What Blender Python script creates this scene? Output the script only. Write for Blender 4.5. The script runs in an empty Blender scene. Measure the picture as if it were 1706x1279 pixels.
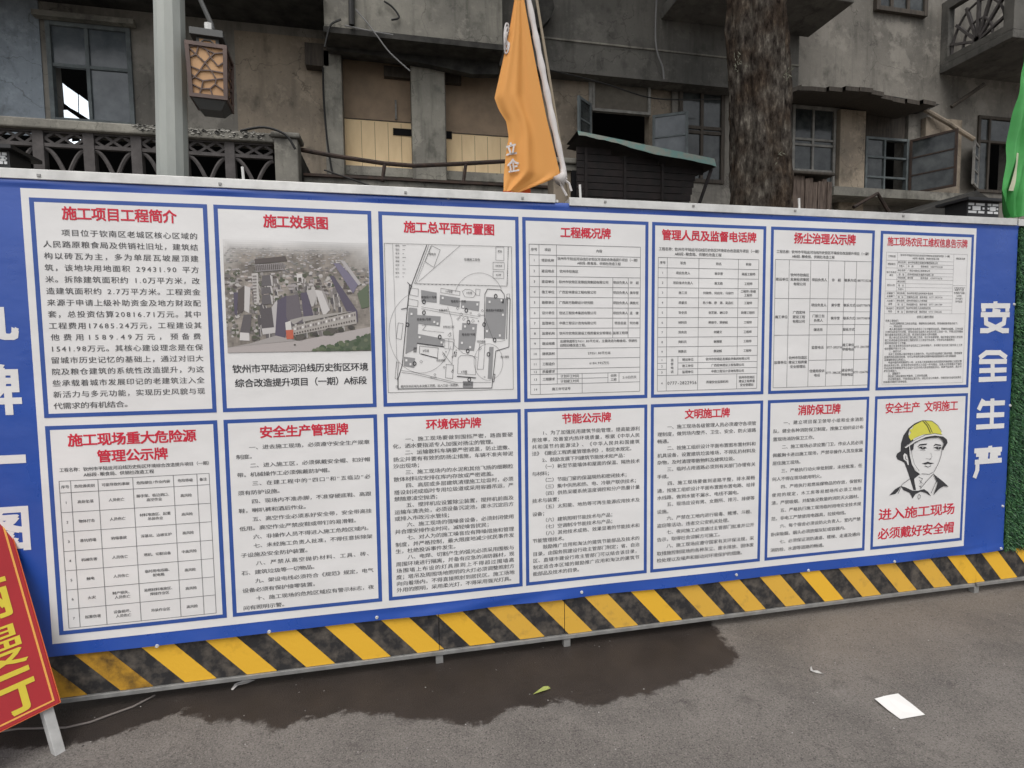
import bpy, math, random
from mathutils import Vector, noise, geometry
import numpy as np

SC = bpy.context.scene
COL = SC.collection
# ------------------------------------------------------------------ camera
FPX, YAW, PITCH, ROLL = 902.4, 0.2084, 0.0661, -0.0121
CAM = np.array([-0.60775, -2.6, 1.55])
cyw, syw, cpt, spt = math.cos(YAW), math.sin(YAW), math.cos(PITCH), math.sin(PITCH)
FW = np.array([syw * cpt, cyw * cpt, -spt])
_r = np.array([cyw, -syw, 0.0]); _u = np.cross(_r, FW)
RT = math.cos(ROLL) * _r + math.sin(ROLL) * _u
UP = -math.sin(ROLL) * _r + math.cos(ROLL) * _u
cam_data = bpy.data.cameras.new('camera'); cam = bpy.data.objects.new('camera', cam_data); COL.objects.link(cam)
cam_data.sensor_width = 36.0; cam_data.lens = FPX / 1706 * 36.0
cam_data.clip_start = 0.05; cam_data.clip_end = 500
from mathutils import Matrix
M = Matrix(((RT[0], UP[0], -FW[0], CAM[0]), (RT[1], UP[1], -FW[1], CAM[1]), (RT[2], UP[2], -FW[2], CAM[2]), (0, 0, 0, 1)))
cam.matrix_world = M
SC.camera = cam

# ------------------------------------------------------------------ sky, sun, exposure
SUN_EL, SUN_ROT = math.radians(58), math.radians(200)
w = bpy.data.worlds.new('World'); SC.world = w; w.use_nodes = True
nt = w.node_tree; nt.nodes.clear()
sky = nt.nodes.new('ShaderNodeTexSky'); sky.sky_type = 'NISHITA'; sky.sun_disc = False
sky.sun_elevation = SUN_EL; sky.sun_rotation = SUN_ROT; sky.dust_density = 4.0; sky.air_density = 1.0
hs = nt.nodes.new('ShaderNodeHueSaturation'); hs.inputs['Saturation'].default_value = 0.16
bg = nt.nodes.new('ShaderNodeBackground'); bg.inputs['Strength'].default_value = 0.15
wo = nt.nodes.new('ShaderNodeOutputWorld')
nt.links.new(sky.outputs[0], hs.inputs['Color']); nt.links.new(hs.outputs[0], bg.inputs['Color']); nt.links.new(bg.outputs[0], wo.inputs['Surface'])
sl = bpy.data.lights.new('sun', 'SUN'); sl.energy = 0.9; sl.angle = math.radians(40); sl.color = (1.0, 0.93, 0.86)
so = bpy.data.objects.new('sun', sl); COL.objects.link(so)
# light comes from behind the photographer, a little to the left
sd = Vector((math.sin(SUN_ROT) * math.cos(SUN_EL), math.cos(SUN_ROT) * math.cos(SUN_EL), math.sin(SUN_EL)))
so.rotation_euler = sd.to_track_quat('Z', 'Y').to_euler()
SC.view_settings.view_transform = 'Standard'; SC.view_settings.look = 'None'
SC.view_settings.exposure = 0.16; SC.view_settings.gamma = 1.0

# ------------------------------------------------------------------ helpers
def ray(px, py):
    return RT * ((px - 853) / FPX) - UP * ((py - 639.5) / FPX) + FW
def at(px, py, Y=0.0):
    d = ray(px, py); t = (Y - CAM[1]) / d[1]
    return CAM + d * t
def gr(px, py, z=0.0):
    d = ray(px, py); t = (z - CAM[2]) / d[2]
    return CAM + d * t

def tag(o, label=None, cat=None, group=None, kind=None):
    if label: o['label'] = label
    if cat: o['category'] = cat
    if group: o['group'] = group
    if kind: o['kind'] = kind
    return o
def empty(name, loc=(0, 0, 0), label=None, cat=None, group=None):
    o = bpy.data.objects.new(name, None); COL.objects.link(o); o.location = loc; o.empty_display_size = 0.1
    return tag(o, label, cat, group)

class MB:
    def __init__(s): s.v = []; s.f = []; s.mi = []; s.cols = None
    def add(s, vs, fs, mi=0):
        b = len(s.v); s.v.extend([tuple(map(float, p)) for p in vs]); s.f.extend([tuple(i + b for i in f) for f in fs]); s.mi.extend([mi] * len(fs)); return s
    def box(s, x0, x1, y0, y1, z0, z1, mi=0):
        if x0 > x1: x0, x1 = x1, x0
        if y0 > y1: y0, y1 = y1, y0
        if z0 > z1: z0, z1 = z1, z0
        return s.add([(x0,y0,z0),(x1,y0,z0),(x1,y1,z0),(x0,y1,z0),(x0,y0,z1),(x1,y0,z1),(x1,y1,z1),(x0,y1,z1)],
              [(0,3,2,1),(4,5,6,7),(0,1,5,4),(1,2,6,5),(2,3,7,6),(3,0,4,7)], mi)
    def beam(s, a, b, w, h, mi=0, up=(0, 0, 1)):
        a = Vector(a); b = Vector(b); d = (b - a).normalized(); u = Vector(up)
        if abs(d.dot(u)) > 0.99: u = Vector((0, 1, 0))
        r = d.cross(u).normalized(); u = r.cross(d).normalized()
        vs = []
        for p in (a, b):
            for i, j in ((-1,-1),(1,-1),(1,1),(-1,1)): vs.append(p + r * (i * w / 2) + u * (j * h / 2))
        return s.add(vs, [(0,1,2,3),(7,6,5,4),(0,4,5,1),(1,5,6,2),(2,6,7,3),(3,7,4,0)], mi)
    def tube(s, pts, r, n=8, mi=0, cap=True):
        pts = [Vector(p) for p in pts]; rs = r if isinstance(r, (list, tuple)) else [r] * len(pts)
        vs = []; prev = None
        for i, p in enumerate(pts):
            d = (pts[min(i + 1, len(pts) - 1)] - pts[max(i - 1, 0)]).normalized()
            if prev is None:
                u = Vector((0, 0, 1)) if abs(d.z) < 0.9 else Vector((1, 0, 0))
            else: u = prev
            rr = d.cross(u).normalized(); u = rr.cross(d).normalized(); prev = u
            for k in range(n):
                a = 2 * math.pi * k / n; vs.append(p + (rr * math.cos(a) + u * math.sin(a)) * rs[i])
        fs = []
        for i in range(len(pts) - 1):
            for k in range(n):
                k2 = (k + 1) % n; fs.append((i*n+k, i*n+k2, (i+1)*n+k2, (i+1)*n+k))
        if cap: fs.append(tuple(range(n - 1, -1, -1))); fs.append(tuple((len(pts)-1)*n + k for k in range(n)))
        return s.add(vs, fs, mi)
    def prism(s, poly, y0, y1, mi=0):           # polygon in (x,z) extruded along y
        n = len(poly)
        ar = sum(poly[i][0]*poly[(i+1)%n][1] - poly[(i+1)%n][0]*poly[i][1] for i in range(n))
        if ar < 0: poly = poly[::-1]
        vs = [(x, y0, z) for x, z in poly] + [(x, y1, z) for x, z in poly]
        tri = geometry.tessellate_polygon([[Vector((x, z, 0)) for x, z in poly]])
        fs = []
        for t in tri:
            a, b, c = t
            cr = (poly[b][0]-poly[a][0])*(poly[c][1]-poly[a][1]) - (poly[b][1]-poly[a][1])*(poly[c][0]-poly[a][0])
            if cr < 0: b, c = c, b
            fs.append((a, b, c)); fs.append((a + n, c + n, b + n))
        for i in range(n):
            j = (i + 1) % n; fs.append((j, i, i + n, j + n))
        return s.add(vs, fs, mi)
    def build(s, name, mat, parent=None, smooth=False, bevel=0.0):
        me = bpy.data.meshes.new(name); me.from_pydata(s.v, [], s.f)
        for m in (mat if isinstance(mat, (list, tuple)) else [mat]): me.materials.append(m)
        me.polygons.foreach_set('material_index', s.mi)
        if smooth: me.polygons.foreach_set('use_smooth', [True] * len(s.f))
        if s.cols is not None:
            ca = me.color_attributes.new('Col', 'FLOAT_COLOR', 'CORNER')
            arr = []
            for p, c in zip(s.f, s.cols):
                for _ in p: arr.extend((c[0], c[1], c[2], 1.0))
            ca.data.foreach_set('color', arr)
        me.update()
        o = bpy.data.objects.new(name, me); COL.objects.link(o)
        if parent is not None:
            o.parent = parent
            o.matrix_parent_inverse = parent_inv(parent)
        if bevel > 0:
            b = o.modifiers.new('bevel', 'BEVEL'); b.width = bevel; b.segments = 2; b.limit_method = 'ANGLE'; b.angle_limit = math.radians(40)
        return o
def parent_inv(p):          # geometry is written in world metres; meshes keep an identity world matrix
    return Matrix.Translation(p.location).inverted() if p.type == 'EMPTY' else Matrix.Identity(4)

# ------------------------------------------------------------------ materials
def mat(name, col, rough=0.8, var=0.0, scale=6.0, bump=0.0, bscale=40.0, spec=0.5, metal=0.0, col2=None, stretch=(1, 1, 1), detail=8.0, lo=0.35, hi=0.68, bdist=0.01):
    m = bpy.data.materials.new(name); m.use_nodes = True; n = m.node_tree; N = n.nodes; L = n.links
    b = N['Principled BSDF']; b.inputs['Roughness'].default_value = rough; b.inputs['Metallic'].default_value = metal
    b.inputs['Specular IOR Level'].default_value = spec
    b.inputs['Base Color'].default_value = (*col, 1)
    if var > 0 or col2 or bump > 0:
        tc = N.new('ShaderNodeTexCoord'); mp = N.new('ShaderNodeMapping'); mp.inputs['Scale'].default_value = stretch
        L.new(tc.outputs['Object'], mp.inputs['Vector'])
    if var > 0 or col2:
        nz = N.new('ShaderNodeTexNoise'); nz.inputs['Scale'].default_value = scale; nz.inputs['Detail'].default_value = detail; nz.inputs['Roughness'].default_value = 0.62
        L.new(mp.outputs[0], nz.inputs['Vector'])
        cr = N.new('ShaderNodeValToRGB'); cr.color_ramp.elements[0].position = lo; cr.color_ramp.elements[1].position = hi
        c2 = col2 if col2 else tuple(c * (1 - var) for c in col)
        cr.color_ramp.elements[0].color = (*c2, 1); cr.color_ramp.elements[1].color = (*col, 1)
        L.new(nz.outputs['Fac'], cr.inputs['Fac']); L.new(cr.outputs['Color'], b.inputs['Base Color'])
    if bump > 0:
        nb = N.new('ShaderNodeTexNoise'); nb.inputs['Scale'].default_value = bscale; nb.inputs['Detail'].default_value = 6
        L.new(mp.outputs[0], nb.inputs['Vector'])
        bp = N.new('ShaderNodeBump'); bp.inputs['Strength'].default_value = bump; bp.inputs['Distance'].default_value = bdist
        L.new(nb.outputs['Fac'], bp.inputs['Height']); L.new(bp.outputs['Normal'], b.inputs['Normal'])
    return m
def vcol_mat(name, rough=0.5, spec=0.3):
    m = bpy.data.materials.new(name); m.use_nodes = True; N = m.node_tree.nodes
    a = N.new('ShaderNodeVertexColor'); a.layer_name = 'Col'
    b = N['Principled BSDF']; b.inputs['Roughness'].default_value = rough; b.inputs['Specular IOR Level'].default_value = spec
    m.node_tree.links.new(a.outputs['Color'], b.inputs['Base Color']); return m
def emit(name, col, s):
    m = bpy.data.materials.new(name); m.use_nodes = True; N = m.node_tree.nodes
    b = N['Principled BSDF']; b.inputs['Base Color'].default_value = (*col, 1); b.inputs['Emission Color'].default_value = (*col, 1); b.inputs['Emission Strength'].default_value = s
    return m
def wall_mat(name, light, dark, moss=(0.03, 0.032, 0.028), streak=0.55):
    """old limewashed plaster: blotchy stains, vertical run marks, fine grain"""
    m = bpy.data.materials.new(name); m.use_nodes = True; n = m.node_tree; N = n.nodes; L = n.links
    b = N['Principled BSDF']; b.inputs['Roughness'].default_value = 0.92; b.inputs['Specular IOR Level'].default_value = 0.2
    tc = N.new('ShaderNodeTexCoord')
    def nz(scale, st, det=8.0, r=0.6):
        mp = N.new('ShaderNodeMapping'); mp.inputs['Scale'].default_value = st; L.new(tc.outputs['Object'], mp.inputs['Vector'])
        t = N.new('ShaderNodeTexNoise'); t.inputs['Scale'].default_value = scale; t.inputs['Detail'].default_value = det; t.inputs['Roughness'].default_value = r
        L.new(mp.outputs[0], t.inputs['Vector']); return t.outputs['Fac']
    def ramp(f, a, c):
        r = N.new('ShaderNodeMapRange'); r.inputs['From Min'].default_value = a; r.inputs['From Max'].default_value = c; L.new(f, r.inputs['Value']); return r.outputs['Result']
    def mix(f, a, c, k=1.0):
        x = N.new('ShaderNodeMix'); x.data_type = 'RGBA'
        if k != 1.0:
            mu = N.new('ShaderNodeMath'); mu.operation = 'MULTIPLY'; mu.inputs[1].default_value = k; L.new(f, mu.inputs[0]); f = mu.outputs[0]
        L.new(f, x.inputs[0])
        for i, q in ((6, a), (7, c)):
            if isinstance(q, tuple): x.inputs[i].default_value = (*q, 1)
            else: L.new(q, x.inputs[i])
        return x.outputs[2]
    c = mix(ramp(nz(0.9, (1, 1, 1)), 0.38, 0.62), dark, light)
    c = mix(ramp(nz(2.2, (3.5, 3.5, 0.35)), 0.52, 0.72), c, moss, streak)
    c = mix(ramp(nz(14.0, (1, 1, 1)), 0.56, 0.75), c, tuple(q * 1.5 for q in light), 0.35)
    c = mix(ramp(nz(5.0, (1, 1, 0.7), 10), 0.55, 0.7), c, moss, 0.45)
    c = mix(ramp(nz(1.3, (1, 1, 1), 12, 0.72), 0.545, 0.60), c, tuple(q * 1.35 for q in light), 0.5)      # patches where the wash has flaked
    c = mix(ramp(nz(26.0, (1, 1, 1), 10, 0.75), 0.58, 0.68), c, moss, 0.5)                               # mould specks
    vo = N.new('ShaderNodeTexVoronoi'); vo.feature = 'DISTANCE_TO_EDGE'; vo.inputs['Scale'].default_value = 0.9
    dm = N.new('ShaderNodeMapping'); L.new(tc.outputs['Object'], dm.inputs['Vector']); wn = N.new('ShaderNodeTexNoise'); wn.inputs['Scale'].default_value = 3.0; wn.inputs['Detail'].default_value = 8; L.new(tc.outputs['Object'], wn.inputs['Vector'])
    ad = N.new('ShaderNodeMix'); ad.data_type = 'VECTOR'; ad.inputs[0].default_value = 0.35; L.new(dm.outputs[0], ad.inputs[4]); L.new(wn.outputs['Color'], ad.inputs[5]); L.new(ad.outputs[1], vo.inputs['Vector'])
    c = mix(ramp(vo.outputs['Distance'], 0.004, 0.001), c, (0.03, 0.028, 0.026), 0.4)                  # hairline cracks
    L.new(c, b.inputs['Base Color'])
    bp = N.new('ShaderNodeBump'); bp.inputs['Strength'].default_value = 0.35; bp.inputs['Distance'].default_value = 0.01
    L.new(nz(45.0, (1, 1, 1), 5), bp.inputs['Height']); L.new(bp.outputs['Normal'], b.inputs['Normal'])
    return m

def vinyl(name, col, rough=0.34, spec=0.5):
    m = mat(name, col, rough=rough, spec=spec, var=0.09, scale=2.2, bump=0.30, bscale=3.2, bdist=0.02, stretch=(1.0, 1.0, 1.6))
    N = m.node_tree.nodes; L = m.node_tree.links; b = N['Principled BSDF']      # faint dust and splash marks change the gloss
    tc = N.new('ShaderNodeTexCoord'); t = N.new('ShaderNodeTexNoise'); t.inputs['Scale'].default_value = 7; t.inputs['Detail'].default_value = 8; L.new(tc.outputs['Object'], t.inputs['Vector'])
    r = N.new('ShaderNodeMapRange'); r.inputs['From Min'].default_value = .35; r.inputs['From Max'].default_value = .7; r.inputs['To Min'].default_value = rough - .06; r.inputs['To Max'].default_value = rough + .18
    L.new(t.outputs['Fac'], r.inputs['Value']); L.new(r.outputs['Result'], b.inputs['Roughness'])
    return m
M_BLUE = vinyl('printed_blue_vinyl', (0.017, 0.076, 0.385), 0.30, 0.8)
M_WHITE = vinyl('printed_white_vinyl', (0.775, 0.77, 0.765), 0.40, 0.45)
M_FRAME = vinyl('printed_frame_blue', (0.034, 0.09, 0.34), 0.4, 0.5)
M_RED = vinyl('printed_red', (0.62, 0.025, 0.055), 0.42, 0.4)
M_INK = vinyl('printed_black', (0.045, 0.045, 0.05), 0.45, 0.4)
M_INKG = vinyl('printed_grey_ink', (0.10, 0.10, 0.105), 0.45, 0.4)
M_LINE = vinyl('printed_table_line', (0.17, 0.17, 0.18), 0.45, 0.4)
M_GREY = vinyl('printed_grey', (0.30, 0.30, 0.305), 0.45, 0.4)
M_HELM = vinyl('printed_yellow_green', (0.68, 0.65, 0.10), 0.45, 0.4)
M_PIC = vcol_mat('printed_picture', 0.42, 0.4)
M_ALU = mat('aluminium_rail', (0.72, 0.72, 0.70), 0.45, 0.25, 9, metal=0.25)
M_STEEL = mat('galvanised_steel', (0.36, 0.36, 0.35), 0.5, 0.35, 14, bump=0.1, metal=0.35)
M_SHEET = mat('hoarding_sheet', (0.16, 0.17, 0.17), 0.7, 0.3, 4)
M_KBLACK = mat('kick_board_black_paint', (0.028, 0.027, 0.028), 0.62, scale=16, col2=(0.115, 0.10, 0.084), lo=0.34, hi=0.56, detail=12, bump=0.15, bscale=60, spec=0.35)
M_KYEL = mat('kick_board_yellow_paint', (0.80, 0.46, 0.04), 0.6, scale=7, col2=(0.55, 0.30, 0.03), lo=0.24, hi=0.42, bump=0.12, bscale=60, spec=0.35)
M_KYELR = mat('kick_board_faded_yellow', (0.70, 0.41, 0.06), 0.65, scale=14, col2=(0.48, 0.28, 0.06), lo=0.26, hi=0.46, detail=12, bump=0.12, bscale=60, spec=0.3)
M_KYELD = mat('kick_board_dirty_yellow', (0.50, 0.27, 0.03), 0.7, scale=11, col2=(0.12, 0.07, 0.02), lo=0.33, hi=0.56, bump=0.2, bscale=60, spec=0.3)
M_WALL = wall_mat('old_plaster_wall', (0.255, 0.24, 0.212), (0.15, 0.142, 0.127), streak=0.4)
M_WALLD = wall_mat('sooty_plaster', (0.15, 0.145, 0.132), (0.09, 0.088, 0.082), streak=0.4)
M_TAN = wall_mat('tan_plaster', (0.34, 0.285, 0.22), (0.21, 0.18, 0.145), streak=0.3)
M_CONC = wall_mat('weathered_concrete', (0.27, 0.26, 0.225), (0.15, 0.145, 0.13), streak=0.5)
M_DARKC = mat('dark_concrete', (0.075, 0.073, 0.068), 0.95, scale=5, col2=(0.03, 0.03, 0.029), spec=0.1)  # near-black concrete for undersides and other dark parts
M_CREAM = mat('cream_boarding', (0.85, 0.66, 0.40), 0.8, scale=4, col2=(0.74, 0.56, 0.33), stretch=(1.5, 1, 0.5))
M_BROWNB = mat('brown_boarding', (0.34, 0.25, 0.17), 0.8, scale=4, col2=(0.24, 0.18, 0.125))
M_WOOD = mat('old_window_wood', (0.085, 0.07, 0.055), 0.8, scale=10, col2=(0.04, 0.034, 0.028), stretch=(4, 4, 0.5))
M_WOODG = mat('grey_green_window_frame', (0.15, 0.175, 0.18), 0.75, scale=10, col2=(0.09, 0.105, 0.11))
M_PALEF = mat('pale_painted_frame', (0.30, 0.295, 0.27), 0.7, scale=10, col2=(0.16, 0.155, 0.145))
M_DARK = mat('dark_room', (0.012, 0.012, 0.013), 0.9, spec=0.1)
M_LATT = mat('cement_lattice', (0.105, 0.096, 0.094), 0.9, scale=8, col2=(0.06, 0.055, 0.054), bump=0.3, bscale=60)
M_RUST = mat('rusty_iron', (0.06, 0.035, 0.024), 0.8, scale=12, col2=(0.025, 0.018, 0.015), bump=0.2)
M_CABLE = mat('black_cable', (0.015, 0.015, 0.015), 0.6)
M_CABLEG = mat('grey_cable', (0.22, 0.22, 0.22), 0.6)
M_POLE = mat('grey_green_paint_pole', (0.40, 0.42, 0.39), 0.5, scale=5, col2=(0.30, 0.32, 0.30), stretch=(1, 1, 0.3))
M_LAMPW = mat('lantern_brown', (0.13, 0.085, 0.07), 0.6, scale=10, col2=(0.08, 0.052, 0.045))
M_LAMPP = mat('lantern_paper_panel', (0.55, 0.33, 0.16), 0.6, scale=5, col2=(0.44, 0.25, 0.12))
M_LAMPD = mat('lantern_dark_metal', (0.07, 0.072, 0.07), 0.5)
def glass(name, col, rough=0.08):
    return mat(name, col, rough, spec=0.6, bump=0.05, bscale=3)
M_GLASS = mat('dusty_window_glass', (0.07, 0.078, 0.078), 0.12, scale=5, col2=(0.018, 0.022, 0.024), spec=0.5, bump=0.25, bscale=2.5, bdist=.02)  # mottled colour paints in uneven reflections along with dust
M_GLASSB = mat('pale_window_glass', (0.13, 0.15, 0.165), 0.2, scale=4, col2=(0.055, 0.068, 0.08), spec=0.5, bump=0.25, bscale=2.5, bdist=.02)  # mottled blue-grey colour paints in reflections, and glare on the far-left window
M_TEAL = mat('teal_awning_sheet', (0.13, 0.24, 0.22), 0.7, scale=8, col2=(0.21, 0.23, 0.20), lo=0.45, hi=0.58)
M_SLAT = mat('dark_slats', (0.020, 0.0135, 0.013), 0.85, scale=9, col2=(0.007, 0.006, 0.006))
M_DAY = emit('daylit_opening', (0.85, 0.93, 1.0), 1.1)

# ------------------------------------------------------------------ text engine (built-in font)
_g = {}
_tc = bpy.data.curves.new('text_source', 'FONT'); _to = bpy.data.objects.new('text_source', _tc); COL.objects.link(_to)
_tc.fill_mode = 'FRONT'; _tc.resolution_u = 2; _tc.size = 1.0
def _mesh(ch, off):
    _tc.body = ch
    dg = bpy.context.evaluated_depsgraph_get(); dg.update()
    me = bpy.data.meshes.new_from_object(_to.evaluated_get(dg))
    n = len(me.vertices); v = np.zeros(n * 3); me.vertices.foreach_get('co', v); v = v.reshape(-1, 3)[:, :2]
    fs = [tuple(p.vertices) for p in me.polygons]; nz = [p.normal.z for p in me.polygons]
    fs = [f if z > 0 else f[::-1] for f, z in zip(fs, nz)]
    bpy.data.meshes.remove(me); return v, fs
_v, _ = _mesh('国', 0.0)
_lo, _hi = _v.min(0), _v.max(0); EM = (_hi[0] - _lo[0]) / 0.86; CEN = (_lo + _hi) / 2
def glyph(ch, off):
    k = (ch, off)
    if k not in _g:
        v, fs = _mesh(ch, off)
        if len(v):
            v = (v - CEN) / EM
            if ord(ch) < 0x2E80: v[:, 0] -= (v[:, 0].min() + v[:, 0].max()) / 2
        _g[k] = (v, fs)
    return _g[k]
def stamp(mb, place, ch, cx, cz, sx, sz, off):
    """one printed character; heavier weights are built from shifted copies, each a hair further out"""
    v, fs = glyph(ch, 0.0)
    if not len(v): return
    if off <= 0: sh = [(0, 0)]
    elif off < 0.012: sh = [(-off, 0), (off, 0)]
    else: sh = [(-off, -off), (off, -off), (off, off), (-off, off), (0, 0)]
    for k, (dx, dz) in enumerate(sh):
        q = []
        for p in v:
            r = place(cx + (p[0] + dx) * sx, cz + (p[1] + dz) * sz); q.append((r[0], r[1] - 0.00006 * k, r[2]))
        mb.add(q, fs)
def adv(ch):
    if ord(ch) >= 0x2E80: return 1.0
    if ch in ' ': return 0.5
    if ch in '.,': return 0.36
    return 0.6
def put_line(mb, place, s, x0, x1, zc, sx, sz, off=0.0, align='j'):
    """lay the characters of s between x0 and x1 (panel metres); place(x,z) -> 3D point"""
    aw = [adv(c) for c in s]; tot = sum(aw)
    if align == 'j': pitch = (x1 - x0) / tot; x = x0
    else:
        pitch = sx
        x = x0 if align == 'l' else (x0 + x1 - tot * pitch) / 2
    for c, a in zip(s, aw):
        if c not in ' 　':
            stamp(mb, place, c, x + a * pitch / 2, zc, sx, sz, off)
        x += a * pitch

# ------------------------------------------------------------------ ground
WET = [(140,1240),(220,1215),(300,1185),(350,1203),(390,1200),(430,1205),(450,1217),(500,1202),(560,1190),(600,1188),(640,1190),(680,1198),(730,1203),(810,1203),(850,1182),(920,1172),(940,1164),(965,1178),(1010,1170),(1080,1155),(1160,1130),(1215,1110),(1232,1095),(1210,1070),(1190,1040)]
wet = [tuple(gr(*p)[:2]) for p in WET]
wet = [(-3.4, -0.20), (-2.3, -0.17)] + wet + [(1.1, 0.25), (-3.4, 0.25)]
wa = np.array(wet)
def sdf(P):
    """signed distance (inside positive) of points P to the wet outline"""
    d = np.full(len(P), 1e9); ins = np.zeros(len(P), bool)
    for i in range(len(wa)):
        a = wa[i]; b = wa[(i + 1) % len(wa)]; ab = b - a
        t = np.clip(((P - a) @ ab) / (ab @ ab), 0, 1); q = a + t[:, None] * ab
        d = np.minimum(d, np.linalg.norm(P - q, axis=1))
        c = (a[1] > P[:, 1]) != (b[1] > P[:, 1])
        with np.errstate(divide='ignore', invalid='ignore'):
            xi = a[0] + (P[:, 1] - a[1]) * ab[0] / ab[1]
        ins ^= c & (P[:, 0] < xi)
    return np.where(ins, d, -d)
def build_ground():
    xs = np.concatenate([[-60, -20, -8], np.arange(-4, 5.001, 0.03), [8, 20, 60]])
    ys = np.concatenate([[-60, -20, -5], np.arange(-1.8, 1.0, 0.03), [2, 4, 8, 30, 80]])
    X, Y = np.meshgrid(xs, ys); P = np.stack([X.ravel(), Y.ravel()], 1)
    nx, ny = len(xs), len(ys)
    me = bpy.data.meshes.new('ground')
    fs = [(j*nx+i, j*nx+i+1, (j+1)*nx+i+1, (j+1)*nx+i) for j in range(ny-1) for i in range(nx-1)]
    me.from_pydata([(x, y, 0) for x, y in P], [], fs)
    at_ = me.attributes.new('wet', 'FLOAT', 'POINT'); at_.data.foreach_set('value', np.clip(sdf(P), -0.5, 0.5))
    m = bpy.data.materials.new('asphalt'); m.use_nodes = True; n = m.node_tree; N = n.nodes; L = n.links
    b = N['Principled BSDF']
    tc = N.new('ShaderNodeTexCoord')
    def nz(scale, det=6, r=0.6):
        t = N.new('ShaderNodeTexNoise'); t.inputs['Scale'].default_value = scale; t.inputs['Detail'].default_value = det; t.inputs['Roughness'].default_value = r
        L.new(tc.outputs['Object'], t.inputs['Vector']); return t.outputs['Fac']
    def mr(f, a, c, lo=0.0, hi=1.0):
        r = N.new('ShaderNodeMapRange'); r.inputs['From Min'].default_value = a; r.inputs['From Max'].default_value = c
        r.inputs['To Min'].default_value = lo; r.inputs['To Max'].default_value = hi; L.new(f, r.inputs['Value']); return r.outputs['Result']
    def mix(f, a, c):
        x = N.new('ShaderNodeMix'); x.data_type = 'RGBA'; L.new(f, x.inputs[0])
        for i, q in ((6, a), (7, c)):
            if isinstance(q, tuple): x.inputs[i].default_value = (*q, 1)
            else: L.new(q, x.inputs[i])
        return x.outputs[2]
    def math_(op, a, c):
        x = N.new('ShaderNodeMath'); x.operation = op
        for i, q in ((0, a), (1, c)):
            if isinstance(q, (int, float)): x.inputs[i].default_value = q
            else: L.new(q, x.inputs[i])
        return x.outputs[0]
    base = mix(mr(nz(1.9, 10, 0.66), 0.36, 0.64), (0.112, 0.103, 0.095), (0.20, 0.184, 0.168))
    grain = mix(mr(nz(160, 3, 0.7), 0.35, 0.65), (0.05, 0.045, 0.042), (0.34, 0.31, 0.285))
    x = N.new('ShaderNodeMix'); x.data_type = 'RGBA'; x.inputs[0].default_value = 0.30; L.new(base, x.inputs[6]); L.new(grain, x.inputs[7]); dry = x.outputs[2]
    dry = mix(mr(nz(6.5, 10, 0.7), 0.56, 0.70, 0, 0.6), dry, (0.06, 0.054, 0.05))
    speck = mr(nz(75, 2, 0.5), 0.73, 0.76); dry = mix(math_('MULTIPLY', speck, 0.7), dry, (0.33, 0.31, 0.29))
    sx = N.new('ShaderNodeSeparateXYZ'); L.new(tc.outputs['Object'], sx.inputs[0])         # tan dust washed up along the right half of the fence
    dust = math_('MULTIPLY', mr(math_('ADD', sx.outputs[1], math_('MULTIPLY', math_('SUBTRACT', nz(3.5, 6), 0.5), 0.5)), -0.70, -0.30), mr(sx.outputs[0], 0.85, 1.35))
    dry = mix(math_('MULTIPLY', dust, 0.62), dry, (0.185, 0.158, 0.132))
    dry = mix(mr(nz(1.15, 8, 0.7), 0.52, 0.66, 0, 0.38), dry, (0.075, 0.07, 0.066))
    vt = N.new('ShaderNodeTexVoronoi'); vt.inputs['Scale'].default_value = 210; L.new(tc.outputs['Object'], vt.inputs['Vector'])
    sepv = N.new('ShaderNodeSeparateColor'); L.new(vt.outputs['Color'], sepv.inputs[0])
    dry = mix(mr(sepv.outputs[0], 0.84, 0.90, 0, 0.32), dry, (0.30, 0.275, 0.25)); dry = mix(mr(sepv.outputs[1], 0.84, 0.90, 0, 0.45), dry, (0.035, 0.032, 0.03))
    wa_ = N.new('ShaderNodeAttribute'); wa_.attribute_name = 'wet'
    edge = math_('ADD', wa_.outputs['Fac'], math_('MULTIPLY', math_('SUBTRACT', nz(14, 8, 0.65), 0.5), 0.16))
    edge = math_('ADD', edge, math_('MULTIPLY', math_('SUBTRACT', nz(90, 4, 0.7), 0.5), 0.05))
    wf = mr(edge, -0.012, 0.012)
    wetc = mix(mr(nz(3, 6), 0.35, 0.65), (0.030, 0.0245, 0.022), (0.048, 0.039, 0.034))
    L.new(mix(wf, dry, wetc), b.inputs['Base Color'])
    L.new(mr(wf, 0, 1, 0.9, 0.42), b.inputs['Roughness']); b.inputs['Specular IOR Level'].default_value = 0.25
    bp = N.new('ShaderNodeBump'); bp.inputs['Strength'].default_value = 0.7; bp.inputs['Distance'].default_value = 0.006
    L.new(nz(150, 3, 0.7), bp.inputs['Height']); L.new(bp.outputs['Normal'], b.inputs['Normal'])
    me.materials.append(m)
    o = bpy.data.objects.new('ground', me); COL.objects.link(o)
    tag(o, 'grey asphalt road with a dark wet patch along the hoarding', 'ground', kind='structure')
build_ground()

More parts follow.
